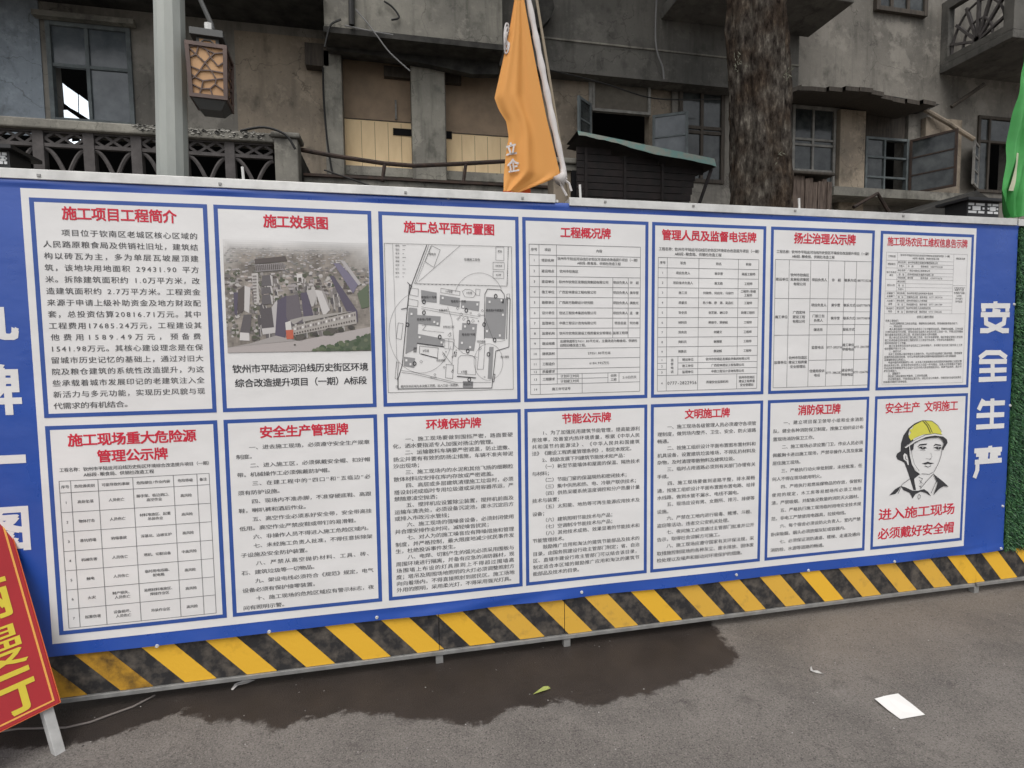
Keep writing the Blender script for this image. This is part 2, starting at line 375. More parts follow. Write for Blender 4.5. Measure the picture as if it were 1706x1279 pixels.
# ------------------------------------------------------------------ hoarding
HX0, HX1 = -4.2, 5.2
def build_hoarding():
    h = empty('hoarding', (0, 0.02, 0), 'blue banner construction hoarding with black and yellow striped kick boards and silver top rail', 'hoarding')
    MB().box(HX0, 3.0, 0.012, 0.030, 0.262, 2.25).build('sheet_panel', M_SHEET, h)
    # striped kick boards
    joints = [HX0, -2.9, -0.44, 0.205, 2.86, HX1]
    zt, zb = 0.258, 0.068
    for j in range(len(joints) - 1):
        a, b = joints[j] + 0.0015, joints[j + 1] - 0.0015
        dz = 0.0 if j != 2 else 0.002
        dy = -0.0015 * (j % 2)
        MB().box(a, b, 0.004 + dy, 0.03 + dy, zb + dz, zt + dz).build('kick_board', M_KBLACK, h, bevel=0.001)
        stripes = MB()
        k0 = -30
        for k in range(k0, 40):
            t0 = -1.749 + 0.2577 * k; t1 = t0 + 0.129; s = 0.172
            poly = [(t0, zt), (t1, zt), (t1 + s, zb), (t0 + s, zb)]
            for cx, keep in ((a, 1), (b, -1)):          # clip to the board
                out = []
                for i in range(len(poly)):
                    p, q = poly[i], poly[(i + 1) % len(poly)]
                    ip, iq = (p[0] - cx) * keep >= 0, (q[0] - cx) * keep >= 0
                    if ip: out.append(p)
                    if ip != iq:
                        u = (cx - p[0]) / (q[0] - p[0]); out.append((cx, p[1] + u * (q[1] - p[1])))
                poly = out
                if len(poly) < 3: break
            if len(poly) >= 3:
                mi = 1 if t0 < -1.9 else (2 if j in (2, 3) and k % 4 != 1 else 0)
                stripes.prism([(x, z + dz) for x, z in poly], 0.0022 + dy, 0.0038 + dy, mi)
        stripes.build('yellow_stripe_paint', [M_KYEL, M_KYELD, M_KYELR], h)
    MB().box(HX0, 2.845, -0.008, 0.034, 0.046, 0.066).build('bottom_rail', M_STEEL, h, bevel=0.002)
    MB().box(2.862, HX1, -0.008, 0.034, 0.046, 0.066).build('bottom_rail', M_STEEL, h, bevel=0.002)
    for x in (-3.3, -0.44, 0.218, 2.87, 4.4):
        MB().box(x - 0.018, x + 0.018, 0.0, 0.036, 0.0, 0.045).build('support_leg', M_STEEL, h, bevel=0.002)
    # top rail: two lengths of angle with a gap by the flag pole
    for a, b, z in ((HX0, 0.165, 2.262), (0.235, 3.02, 2.252), (3.03, HX1, 2.25)):
        r = MB(); r.box(a, b, -0.012, 0.05, z, z + 0.026); r.box(a, b, -0.0215, -0.0125, z - 0.010, z + 0.03); r.build('top_rail', M_ALU, h, bevel=0.002)
    # joint plates and little bolts on the rail
    for x in (-2.0, -1.33, -0.55, 0.0, 0.42, 0.9, 1.5, 2.2):
        MB().box(x - 0.006, x + 0.006, -0.026, -0.0216, 2.262, 2.272).build('bolt', M_STEEL, h)
    for x, hh in ((-1.24, 0.05), (0.30, 0.05), (1.545, 0.04)):
        MB().tube([(x, 0.0, 2.27), (x - 0.004, 0.0, 2.30 + hh)], 0.006, 6).build('rail_pin', M_ALU, h)
    # artificial turf panel at the right
    m = bpy.data.materials.new('turf_backing'); MB().box(3.062, HX1, 0.0, 0.03, 0.262, 2.245).build('turf_panel', mat('turf_backing', (0.012, 0.035, 0.016), 0.9), h)
    rnd = random.Random(4); g = MB()
    for i in range(26000):
        x = rnd.uniform(3.0, 3.9) if i > 1500 else rnd.uniform(3.9, HX1); z = rnd.uniform(0.262, 2.245)
        if x < 3.063 and not (x > 3.03): continue
        x = max(x, 3.064)
        cl = noise.noise(Vector((x * 7, z * 7, 0)))
        a = rnd.uniform(-2.6, -0.5) if rnd.random() < 0.8 else rnd.uniform(-3.1, 3.1)
        l = rnd.uniform(0.02, 0.042) * (1 + 0.3 * cl); d = rnd.uniform(0.006, 0.024); wd = rnd.uniform(0.0016, 0.003)
        dx, dz = math.cos(a), math.sin(a); px, pz = -dz * wd, dx * wd
        p0 = (x, -0.0005, z); p1 = (x + dx * l * .55, -d, z + dz * l * .55); p2 = (x + dx * l, -d * 0.8 - 0.002, z + dz * l)
        g.add([(p0[0]-px, p0[1], p0[2]-pz), (p0[0]+px, p0[1], p0[2]+pz), (p1[0]+px, p1[1], p1[2]+pz), (p1[0]-px, p1[1], p1[2]-pz), p2], [(0,1,2,3), (3,2,4)], rnd.choice((0, 0, 1, 2)))
    o = g.build('artificial_turf', [mat('turf_mid', (0.025, 0.10, 0.035), 0.6), mat('turf_dark', (0.012, 0.055, 0.022), 0.6), mat('turf_light', (0.06, 0.17, 0.055), 0.6)], h)
    o['kind'] = 'stuff'
build_hoarding()

# ------------------------------------------------------------------ banner
def wv(x, z):
    y = 0.0028 * math.sin(1.7 * x + 0.8 * z) + 0.0018 * math.sin(4.3 * x - 1.9 * z + 1.0)
    if z > 2.224: y -= 0.006 * math.sin(min(1, (z - 2.224) / 0.032) * math.pi) * (0.5 + 0.5 * math.sin(13 * x) * math.sin(4.1 * x + 1)) 
    if z < 0.31: y += 0.0022 * math.sin((0.31 - z) * 60 + 5 * math.sin(2.3 * x)) * max(0, math.sin(1.9 * x + 2.2)) * min(1, (0.31 - z) / 0.02)
    if z < 0.33: y -= 0.010 * (0.33 - z) / 0.08 * (0.5 + 0.5 * math.sin(7.3 * x + 2 * math.sin(2.1 * x)))
    return y
def on(off):
    return lambda x, z: (x, -0.010 + wv(x, z) - off, z)
def grid(mb, x0, x1, z0, z1, off, st=0.03, mi=0):
    nx = max(1, int(math.ceil((x1 - x0) / st))); nz_ = max(1, int(math.ceil((z1 - z0) / st))); p = on(off); b = len(mb.v)
    vs = [p(x0 + (x1 - x0) * i / nx, z0 + (z1 - z0) * j / nz_) for j in range(nz_ + 1) for i in range(nx + 1)]
    mb.add(vs, [(j*(nx+1)+i, j*(nx+1)+i+1, (j+1)*(nx+1)+i+1, (j+1)*(nx+1)+i) for j in range(nz_) for i in range(nx)], mi)
PX = [-2.045, -1.363, -0.675, 0.0, 0.677, 1.363, 2.060]; PW = 0.657
PZT = [2.181, 1.250]; PH = 0.897
banner = empty('banner', (0, -0.01, 0.26), 'blue and white printed vinyl notice banner tied to the hoarding', 'banner')
mb = MB(); grid(mb, -3.9, 3.045, 0.31, 2.217, 0.0); grid(mb, -3.9, 3.045, 0.262, 0.31, 0.0, 0.01); grid(mb, -3.9, 3.045, 2.217, 2.256, 0.0, 0.008); mb.build('vinyl_sheet', M_BLUE, banner, smooth=True)
mb = MB(); grid(mb, -2.073, 2.735, 0.317, 2.217, 0.0012); mb.build('white_field', M_WHITE, banner, smooth=True)

class Panel:
    def __init__(s, col, row, label):
        s.x0 = PX[col]; s.z1 = PZT[row]; s.w = PW; s.h = PH
        m = MB(); t = 0.017; x0, x1, z0, z1 = s.x0, s.x0 + PW, s.z1 - PH, s.z1
        grid(m, x0, x1, z1 - t, z1, 0.0024); grid(m, x0, x1, z0, z0 + t, 0.0024)
        grid(m, x0, x0 + t, z0 + t, z1 - t, 0.0024); grid(m, x1 - t, x1, z0 + t, z1 - t, 0.0024)
        grid(m, x0 + t, x1 - t, z0 + t, z1 - t, 0.0022, mi=1)
        s.o = m.build('notice_panel', [M_FRAME, M_WHITE], banner, smooth=True); s.o['label'] = label
        s.par = s.o; s.col = col; s.row = row
    def X(s, u): return s.x0 + u * PW
    def Z(s, v): return s.z1 - v * PH
    def title(s, txt, u0, u1, v0, v1, off=0.024):
        m = MB(); hgt = (v1 - v0) * PH; n = len(txt)
        pitch = (u1 - u0) * PW / sum(adv(c) for c in txt)
        put_line(m, on(0.0034), txt, s.X(u0), s.X(u1), s.Z((v0 + v1) / 2), pitch, hgt / 0.93, off)
        return m.build('title', M_RED, s.o)
    def body(s, lines, v0, v1, u0=0.056, u1=0.938, k=0.98, kz=0.80, mat_=None, off=0.010, name='body_text'):
        m = MB(); n = len(lines); mx = max(sum(adv(c) for c in l) for l in lines)
        full = [l for l in lines if sum(adv(c) for c in l) > mx - 1.6]
        pitch = (u1 - u0) * PW / mx
        for i, l in enumerate(lines):
            z = s.Z(v0 + (v1 - v0) * i / (n - 1)); ln = sum(adv(c) for c in l)
            just = l.endswith('~') ; l = l.rstrip('~'); ln = sum(adv(c) for c in l)
            if just or ln > mx - 2.1 and not l.endswith(('。', '；', '：')): put_line(m, on(0.0034), l, s.X(u0), s.X(u1), z, pitch * k, pitch * kz, off)
            else: put_line(m, on(0.0034), l, s.X(u0), s.X(u1), z, pitch, pitch * kz, off, 'l')
        return m.build(name, mat_ or M_INKG, s.o)
    def rules(s, hs, vs, name='table_grid', wd=0.0011, mat_=None):
        m = MB()
        def seg(a, b, off):
            (x0, z0), (x1, z1) = a, b
            L = math.hypot(x1 - x0, z1 - z0); n = max(1, int(L / 0.05)); p = on(off)
            dx, dz = (x1 - x0) / L, (z1 - z0) / L
            for i in range(n):
                xa, za = x0 + (x1-x0)*i/n, z0 + (z1-z0)*i/n; xb, zb = x0 + (x1-x0)*(i+1)/n, z0 + (z1-z0)*(i+1)/n
                ox, oz = -dz * wd, dx * wd
                q = [p(xa-ox, za-oz), p(xb-ox, zb-oz), p(xb+ox, zb+oz), p(xa+ox, za+oz)]
                m.add(q, [(0, 1, 2, 3)])
        for v, a, b in hs: seg((s.X(a), s.Z(v)), (s.X(b), s.Z(v)), 0.0031)
        for u, a, b in vs: seg((s.X(u), s.Z(b)), (s.X(u), s.Z(a)), 0.0033)
        return m.build(name, mat_ or M_LINE, s.o)
    def cells(s, items, size, name='table_text', kz=0.95, off=0.008, mat_=None):
        """items: (u0, u1, v_centre, text, align)"""
        m = MB()
        for it in items:
            u0, u1, v, txt = it[:4]; al = it[4] if len(it) > 4 else 'c'; sz = it[5] if len(it) > 5 else size
            ls = txt.split('\n')
            for i, l in enumerate(ls):
                z = s.Z(v) - (i - (len(ls) - 1) / 2) * sz * 1.25
                mxw = (u1 - u0) * PW * 0.98; wd = sum(adv(c) for c in l) * sz; k = min(1.0, mxw / wd) if wd else 1
                put_line(m, on(0.0034), l, s.X(u0) + (0.008 if al == 'l' else 0), s.X(u1), z, sz * k, sz * kz, off, al)
        return m.build(name, mat_ or M_INK, s.o)

PRJ = '钦州市平陆运河沿线历史街区环境综合改造提升项目（一期）'; PRJ2 = 'A标段-粮食局、供销社改造工程'

p = Panel(0, 0, 'notice headed 施工项目工程简介 with a long paragraph about the project')
p.title('施工项目工程简介', 0.172, 0.817, 0.037, 0.094)
p.body(['　　项目位于钦南区老城区核心区域的', '人民路原粮食局及供销社旧址，建筑结', '构以砖瓦为主，多为单层瓦坡屋顶建~', '筑，该地块用地面积 29431.90 平方~', '米。拆除建筑面积约 1.0万平方米，改~',
        '造建筑面积约 2.7万平方米。工程资金~', '来源于申请上级补助资金及地方财政配', '套，总投资估算20816.71万元。其中~', '工程费用17685.24万元，工程建设其~', '他费用1589.49万元，预备费~',
        '1541.98万元。其核心建设理念是在保~', '留城市历史记忆的基础上，通过对旧大', '院及粮仓建筑的系统性改造提升，为这', '些承载着城市发展印记的老建筑注入全', '新活力与多元功能，实现历史风貌与现', '代需求的有机结合。'],
       0.153, 0.946, kz=0.86, k=0.95)

p = Panel(0, 1, 'notice headed 施工现场重大危险源管理公示牌 with a seven row hazard table')
p.title('施工现场重大危险源', 0.122, 0.868, 0.043, 0.100); 
t = p.title('管理公示牌', 0.281, 0.693, 0.125, 0.181)
p.cells([(0.052, 0.185, 0.209, '工程名称：', 'l', .0188), (0.185, 0.96, 0.2095, PRJ, 'l', .0188), (0.187, 0.95, 0.2365, PRJ2, 'l', .0188)], 0.0176, 'project_name')
T1, T2, T3, T4 = 0.261, 0.970, 0.058, 0.935
rv = [0.261] + [0.317 + (0.97 - 0.317) * i / 7 for i in range(8)]
cu = [0.058, 0.122, 0.277, 0.478, 0.718, 0.860, 0.935]
p.rules([(v, 0.058, 0.935) for v in rv], [(u, 0.261, 0.97) for u in cu])
rows = [('序号', '危险源类别', '可能导致的事故', '危险部位/作业内容', '危险等级', '备注'), ('1', '高处坠落', '人员伤亡', '脚手架、临边洞口、\n高空作业', '高风险', ''), ('2', '物体打击', '人员伤亡', '材料堆放区、起重\n吊装作业', '高风险', ''),
        ('3', '基坑坍塌', '坍塌事故', '深基坑、边坡支护', '高风险', ''), ('4', '机械伤害', '人员伤亡', '塔机、切割设备', '中高风险', ''), ('5', '触电', '人员伤亡', '临时用电线路、\n配电箱', '高风险', ''),
        ('6', '火灾', '财产损失、\n人员伤亡', '易燃材料堆放区、\n焊接作业区', '高风险', ''), ('7', '起重伤害', '设备损坏、\n人员伤亡', '吊装作业区', '高风险', '')]
p.cells([(cu[c], cu[c+1], (rv[r] + rv[r+1]) / 2, rows[r][c]) for r in range(8) for c in range(6) if rows[r][c]], 0.0152)

p = Panel(1, 0, 'notice headed 施工效果图 with a printed aerial view of grey roofs'); P_PIC = p
p.title('施工效果图', 0.302, 0.715, 0.041, 0.100)
p.cells([(0.05, 0.97, 0.790, '钦州市平陆运河沿线历史街区环境', 'c'), (0.05, 0.97, 0.860, '综合改造提升项目（一期）A标段', 'c')], 0.0385, 'caption', off=0.014, kz=0.98)

p = Panel(1, 1, 'notice headed 安全生产管理牌 with ten numbered safety rules')
p.title('安全生产管理牌', 0.222, 0.802, 0.042, 0.098)
p.body(['　　一、进去施工现场，必须遵守安全生产规章', '制度。', '　　二、进入施工区，必须佩戴安全帽、扣好帽', '带。机械操作工必须佩戴防护帽。', '　　三、在建工程中的“四口”和“五临边”必~', '须有防护设施。', '　　四、现场内不准赤脚，不准穿硬底鞋、高跟', '鞋，喇叭裤和酒后作业。',
        '　　五、高空作业必须系好安全带，安全带高挂', '低用。高空作业严禁皮鞋或带钉的易滑鞋。', '　　六、非操作人员不得进入施工危险区域内。', '　　七、未经施工负责人批准，不得任意拆除架', '子设施及安全防护装置。', '　　八、严禁从高空抛扔材料、工具、砖、~', '石、建筑垃圾等一切物品。', '　　九、架设电线必须符合《规范》规定，电气', '设备必须有保护接零装置。', '　　十、施工现场的危险区域应有警示标志，夜', '间有照明示警。'], 0.143, 0.961, 0.068, 0.945, kz=0.78)

p = Panel(2, 0, 'notice headed 施工总平面布置图 with a black and grey site plan'); P_MAP = p
p.title('施工总平面布置图', 0.172, 0.821, 0.046, 0.102)

p = Panel(2, 1, 'notice headed 环境保护牌 with eight dense numbered paragraphs')
p.title('环境保护牌', 0.296, 0.699, 0.039, 0.092)
p.body(['　　一、施工现场要做到围挡严密，路面要硬', '化，洒水要指派专人加强对扬尘的管理。', '　　二、运输散料车辆要严密遮盖，防止遗撒、', '扬尘并要有有效的防扬尘措施，车辆不准夹带泥', '沙出现场；', '　　三、施工现场内的水泥和其他飞扬的细颗粒', '散体材料应安排在库内存放或严密遮盖。', '　　四、高层或多层建筑清理施工垃圾时，必须', '搭设封闭或临时专用垃圾道或采用容器吊运，严', '禁随意凌空抛洒；',
        '　　五、搅拌机应设置除尘装置，搅拌机前面及', '运输车清洗处，必须设备沉淀池，废水沉淀后方', '或排入市政污水管线；', '　　六、施工现场的强噪音设备，必须封闭使用', '并合理安排作业时间，减轻噪音扰民；', '　　七、对人为的施工噪音应有降噪措施和管理', '制度，并严格控制，最大限度地减少扰民事件发', '生，杜绝投诉事件发生。', '　　八、电焊、切割产生的弧光必须采用围板与', '周围环境进行隔离，并备有应急的消防器材，现', '场围墙上布设的灯具原则上不得超过围墙高', '度；塔吊及周围场地照明的大灯必须调整照射方', '向向着场内，不得直接照射到居民区。施工场地', '外用的照明，采用柔光灯，不得采用强光灯具。'], 0.138, 0.948, kz=0.82)

p = Panel(3, 0, 'notice headed 工程概况牌 with a fourteen row project table')
p.title('工程概况牌', 0.290, 0.691, 0.048, 0.103)
yv = lambda y: 0.143 + (y - 220) / 968 * 0.817
ys = [220, 287, 355, 424, 490, 557, 625, 692, 758, 824, 890, 957, 1023, 1057, 1123, 1188]
rv = [yv(y) for y in ys]
hs = [(v, 0.050, 0.934) for v in rv] + [(yv(1089), 0.259, 0.668)]
p.rules(hs, [(0.050, rv[0], rv[-1]), (0.934, rv[0], rv[-1]), (0.125, rv[0], rv[-1]), (0.259, rv[0], rv[14]), (0.707, rv[3], rv[9]), (0.834, rv[3], rv[9]), (0.458, rv[13], rv[15]), (0.668, rv[13], rv[14]), (0.760, rv[13], rv[14])])
it = [(0.05, 0.125, (rv[0]+rv[1])/2, '序号'), (0.125, 0.259, (rv[0]+rv[1])/2, '项目'), (0.259, 0.934, (rv[0]+rv[1])/2, '内容')]
nm = ['项目名称', '建设地点', '建设单位', '施工单位', '勘察单位', '设计单位', '监理单位', '监督机构', '建设规模', '建筑面积', '工程造价', '质量要求', '工期要求']
for i in range(14):
    vc = (rv[i+1] + rv[i+2]) / 2; it.append((0.05, 0.125, vc, str(i + 1)))
    if i < 13: it.append((0.125, 0.259, vc, nm[i]))
V = lambda i: (rv[i] + rv[i+1]) / 2
it += [(0.259, 0.934, V(1), PRJ + '\n' + PRJ2), (0.27, 0.934, V(2), '钦州市钦南区', 'l')]
for i, (c, q, nme) in enumerate([('钦州市钦南区发展投资集团有限公司', '项目负责人', '许　超'), ('广西宏林建设工程有限公司', '项目负责人', '黄华雪'), ('广西南方勘察设计研究院', '项目负责人', '龚胜光'), ('信达工程技术集团有限公司', '项目负责人', '孟　捷'), ('中鼎工程设计咨询有限公司', '项目总监', '何方梅'), ('钦州市钦南区建设工程质量安全管理站', '监督工程师', '')]):
    it += [(0.265, 0.707, V(3 + i), c, 'l'), (0.707, 0.834, V(3 + i), q), (0.834, 0.934, V(3 + i), nme)]
it += [(0.27, 0.93, V(9), '总建筑面积27051.80平方米，主要改造为粮食局、供销社\n旧院旧楼改造工程。', 'l'), (0.259, 0.934, V(10), '27051.80平方米'), (0.259, 0.934, V(11), '6184.995万元'),
       (0.259, 0.458, yv(1073), '计划开工时间'), (0.259, 0.458, yv(1106), '计划竣工时间'), (0.668, 0.760, V(13), '合同\n工期'), (0.760, 0.934, V(13), '210日历天'), (0.125, 0.458, V(14), '施工许可证号')]
p.cells(it, 0.0162)

p = Panel(3, 1, 'notice headed 节能公示牌 with numbered energy saving clauses')
p.title('节能公示牌', 0.294, 0.695, 0.038, 0.092)
p.body(['　　1、为了加强民用建筑节能管理，提高能源利~', '用效率，改善室内热环境质量，根据《中华人民', '共和国节约能源法》、《中华人民共和国建筑~', '法》《建设工程质量管理条例》，制定本规定。', '　　2、鼓励发展下列建筑节能技术和产品：', '　　（一）新型节能墙体和屋面的保温、隔热技术', '与材料；', '　　（二）节能门窗的保温隔热和密闭技术；', '　　（三）集中供热和热、电、冷联产联供技术；', '　　（四）供热采暖系统温度调控和分户热量计量', '技术与装置；', '　　（五）太阳能、地热等可再生能源应用技术及', '设备；', '　　（六）建筑照明节能技术与产品；', '　　（七）空调制冷节能技术与产品；', '　　（八）其他技术成熟、效果显著的节能技术和', '节能管理技术。',
        '　　鼓励推广应用和淘汰的建筑节能部品及技术的', '目录，由国务院建设行政主管部门制定；省、自治', '区、直辖市建设行政主管部门可以结合该目录，', '制定适合本区域的鼓励推广应用和淘汰的建筑节', '能部品及技术的目录。'], 0.138, 0.937, 0.054, 0.938, kz=0.86)

p = Panel(4, 0, 'notice headed 管理人员及监督电话牌 with a staff and telephone table')
p.title('管理人员及监督电话牌', 0.081, 0.910, 0.042, 0.098)
p.cells([(0.044, 0.185, 0.149, '工程名称：', 'l', .0188), (0.180, 0.96, 0.149, PRJ, 'l', .0188), (0.182, 0.95, 0.1755, PRJ2, 'l', .0188)], 0.0176, 'project_name')
yv = lambda y: 0.197 + (y - 278) / 884 * 0.766
rv = [yv(y) for y in (278, 345, 410, 475, 540, 606, 672, 738, 802, 866, 932, 975, 1016, 1057, 1162)]
c0, c1, c2, c3, c4 = 0.053, 0.130, 0.403, 0.752, 0.936
p.rules([(v, c0, c4) for v in rv[:11] + rv[13:]] + [(rv[11], c0, 0.130), (rv[12], c0, 0.130), (rv[11], 0.229, c4), (rv[12], 0.229, c4)],
        [(c0, rv[0], rv[-1]), (c1, rv[0], rv[-1]), (c2, rv[0], rv[-1]), (c3, rv[0], rv[10]), (c3, rv[13], rv[14]), (c4, rv[0], rv[-1]), (0.229, rv[10], rv[13])])
V = lambda i: (rv[i] + rv[i+1]) / 2
it = []
for i, r in enumerate([('序号', '职务', '姓名', '职称'), ('1', '项目负责人', '黄华雪', '高级工程师'), ('2', '项目技术负责人', '黄文路', '工程师'), ('3', '施工员', '何锦秀、何启东、马修竹', '工程师/助理\n工程师'), ('4', '质量员', '陈少群、廖　源、吴昌红', '工程师'), ('5', '安全员', '张芝媛、谢红华', '助理工程师'), ('6', '材料员', '黄丽华、黄丽娟', '工程师'), ('7', '劳务员', '何建文', '工程师'), ('8', '资料员', '谢雅雅', '工程师'), ('9', '预算员', '黄丽娟', '工程师')]):
    for (a, b), tx in zip(((c0, c1), (c1, c2), (c2, c3), (c3, c4)), r): it.append((a, b, V(i), tx))
for i, (a, b) in enumerate([('建设单位', '钦州市钦南区发展投资集团有限公司'), ('施工单位', '广西宏林建设工程有限公司'), ('监理单位', '中鼎工程设计咨询有限公司')]):
    it += [(c0, c1, V(10 + i), str(i + 1)), (0.229, c2, V(10 + i), a), (c2, c4, V(10 + i), b)]
it += [(c1, 0.229, (rv[10] + rv[13]) / 2, '监\n督\n电\n话'), (c0, c1, V(13), '4'), (c1, c2, V(13), '0777-2822956', 'c', 0.0235), (c2, c3, V(13), '质量安全监督机构'), (c3, c4, V(13), '钦州市钦南区\n建设工程质量\n安全管理站')]
p.cells(it, 0.0162)

p = Panel(4, 1, 'notice headed 文明施工牌 with eight numbered paragraphs')
p.title('文明施工牌', 0.293, 0.695, 0.039, 0.093)
p.body(['　　一、施工现场各级管理人员必须遵守各项管', '理制度，做到场内整齐、卫生、安全、防火道路', '畅通。', '　　二、按施工组织设计平面布置图布置材料和', '机具设备，设置建筑垃圾堆场，不得乱扔材料及', '杂物，及时清理零散物料及建筑垃圾。', '　　三、临时占用道路必须到有关部门办理有关', '手续。', '　　四、施工现场要做到道路平整，排水渠畅~', '通，按施工组织设计平面布置图布置电路、给排', '水线路，做到水管不漏水、电线不漏电。', '　　五、现场应设有男、女厕所、排污、排便等', '设施。', '　　六、严禁在工地内进行吸毒、赌博、斗殴、', '盗窃等活动，违者交公安机关处理。', '　　七、夜间施工必须通过主管部门批准并公开', '告示，取得社会谅解方可施工。', '　　八、施工现场应遵守国家有关环保法规，采', '取措施控制现场的各种灰尘、废水排放、固体废', '检处理以及噪声和振动对环境保护的措施。'], 0.137, 0.932, kz=0.84)

p = Panel(5, 0, 'notice headed 扬尘治理公示牌 with a table of units and telephone numbers')
p.title('扬尘治理公示牌', 0.213, 0.809, 0.034, 0.095)
p.cells([(0.040, 0.185, 0.146, '工程名称：', 'l', .0188), (0.180, 0.98, 0.146, PRJ, 'l', .0188), (0.185, 0.97, 0.1725, PRJ2, 'l', .0188)], 0.0176, 'project_name')
A0, A1 = 0.193, 0.963; B0, B1, B2 = 0.424, 0.645, 0.800
cu = [0.044, 0.173, 0.376, 0.549, 0.706, 0.825, 0.976]
p.rules([(A0, .044, .976), (B0, .044, .976), (B1, .044, .976), (A1, .044, .976), (0.503, .376, .976), (0.582, .376, .976), (B2, .376, .976)], [(u, A0, A1) for u in cu])
C = lambda i, v, tx: (cu[i], cu[i+1], v, tx)
it = [C(0, .31, '建设单位'), C(1, .31, '钦州市钦南区\n发展投资集团\n有限公司'), C(2, .31, '项目负责人'), C(3, .31, '许　超'), C(4, .31, '联系方式'), C(5, .31, '18877733228'),
      C(0, .535, '施工单位'), C(1, .535, '广西宏林\n建设工程\n有限公司'), C(2, .463, '项目负责人'), C(3, .463, '黄华雪'), C(4, .463, '联系方式'), C(5, .463, '13507770078'), C(2, .543, '门前三包\n负责人'), C(3, .543, '黄华雪'), C(4, .543, '联系方式'), C(5, .543, '13507770078'), C(2, .613, '保洁员'), C(4, .613, '联系方式'),
      C(0, .81, '监督单位'), C(1, .81, '钦州市钦南区\n建设工程质量\n安全管理站'), C(2, .722, '监督电话'), C(3, .722, '0777-2822936'), C(4, .722, '施工单位\n举报电话'), C(5, .722, '0777-2841789'), C(2, .88, '住建局投诉\n电话'), C(3, .88, '0777-3882282'), C(4, .88, '建设单位\n举报电话'), C(5, .88, '0777-2266796')]
p.cells(it, 0.0195, kz=0.9)

p = Panel(5, 1, 'notice headed 消防保卫牌 with seven widely spaced numbered paragraphs')
p.title('消防保卫牌', 0.288, 0.709, 0.040, 0.100)
p.body(['　　一、建立项目保卫领导小组和业余消防~', '队，健全各种消防保卫制度，按施工组织设计布', '置现场消防保卫工作。', '　　二、施工现场必须设置门卫，作业人员必须', '佩戴胸卡进出施工现场，严禁非操作人员及家属', '居住施工现场。', '　　三、严格执行动火审批制度，未经批准，任', '何人不得在现场使用明火。', '　　四、严格执行易燃易爆物品的存放，保管和', '使用的规定，木工房等易燃场所必须工场结~', '清，严禁吸烟，并配备足数量的消防灭火器材。', '　　五、严格执行施工现场临时用电安全技术规', '范，非电工严禁使用电器具，拉接电线。', '　　六、每个宿舍必须设防火负责人，室内严禁', '卧床吸烟，烟头必须放烟灰缸或容器内。', '　　七、必须保证消防通道、楼梯、走道及通向', '消防栓、水源等道路的畅通。'], 0.143, 0.938, 0.054, 0.950, kz=0.82)

p = Panel(6, 0, 'notice headed 施工现场农民工维权信息告示牌 with very small print')
p.title('施工现场农民工维权信息告示牌', 0.071, 0.930, 0.037, 0.090, off=0.014)
yv = lambda y: 0.130 + (y - 222) / 970 * 0.836; xu = lambda x: 0.064 + (x - 100) / 597 * 0.869
rws = [222, 280, 306, 335, 368, 392, 418, 447, 475, 503, 533, 558, 587, 613, 640, 668]
p.rules([(yv(y), xu(180) if i in (2, 4, 5, 7, 8, 10, 12, 14) else xu(100), xu(595) if i not in (0, 15) else xu(697)) for i, y in enumerate(rws)] + [(yv(455), xu(595), xu(697)), (0.966, xu(100), xu(697))],
        [(xu(100), yv(222), 0.966), (xu(697), yv(222), 0.966), (xu(180), yv(222), yv(668)), (xu(245), yv(280), yv(668)), (xu(595), yv(222), yv(668))], wd=0.0005)
it = [(xu(100), xu(180), yv(251), '工程名称'), (xu(185), xu(590), yv(251), PRJ + '\n' + PRJ2), (xu(595), xu(697), yv(255), '维权告示牌'), (xu(100), xu(180), yv(307), '建设单位'), (xu(100), xu(180), yv(377), '施工总承包\n单位'), (xu(100), xu(180), yv(460), '劳务公司'), (xu(100), xu(180), yv(530), '住建部门\n主管部门'), (xu(100), xu(180), yv(585), '人社部门\n监察'), (xu(100), xu(180), yv(640), '信访部门\n电话'),
      (xu(595), xu(697), yv(475), '工资支付专户'), (xu(595), xu(697), yv(533), '农民工工资\n专用账户信息\n公示栏\n开户银行\n账号信息')]
cc = ['钦州市钦南区发展投资集团有限公司', '许　超　　　　联系电话　18877733228', '广西宏林建设工程有限公司', '钦州市钦南区永福西大街南二巷', '黄华雪　　　　联系电话　13507770078', '', '', '', '钦州市钦南区住房和城乡建设局', '住建局办公室　联系电话　0777-2822936', '钦州市钦南区人力资源局', '劳动监察大队　联系电话　0777-2841789', '钦州市钦南区人民政府信访局', '信访局办公室　联系电话　0777-3882282']
lb = ['单位名称', '负责人', '单位名称', '地　址', '项目经理', '单位名称', '地　址', '负责人', '单位名称', '地　址', '单位名称', '地　址', '单位名称', '地　址']
for i in range(14):
    vc = (yv(rws[i+1]) + yv(rws[i+2])) / 2
    it += [(xu(180), xu(245), vc, lb[i])] + ([(xu(248), xu(590), vc, cc[i], 'l')] if cc[i] else [])
it += [(xu(100), xu(697), yv(692), '农民工维权须知', 'c', 0.017)]
p.cells(it, 0.0132, off=0.0, mat_=M_INK)
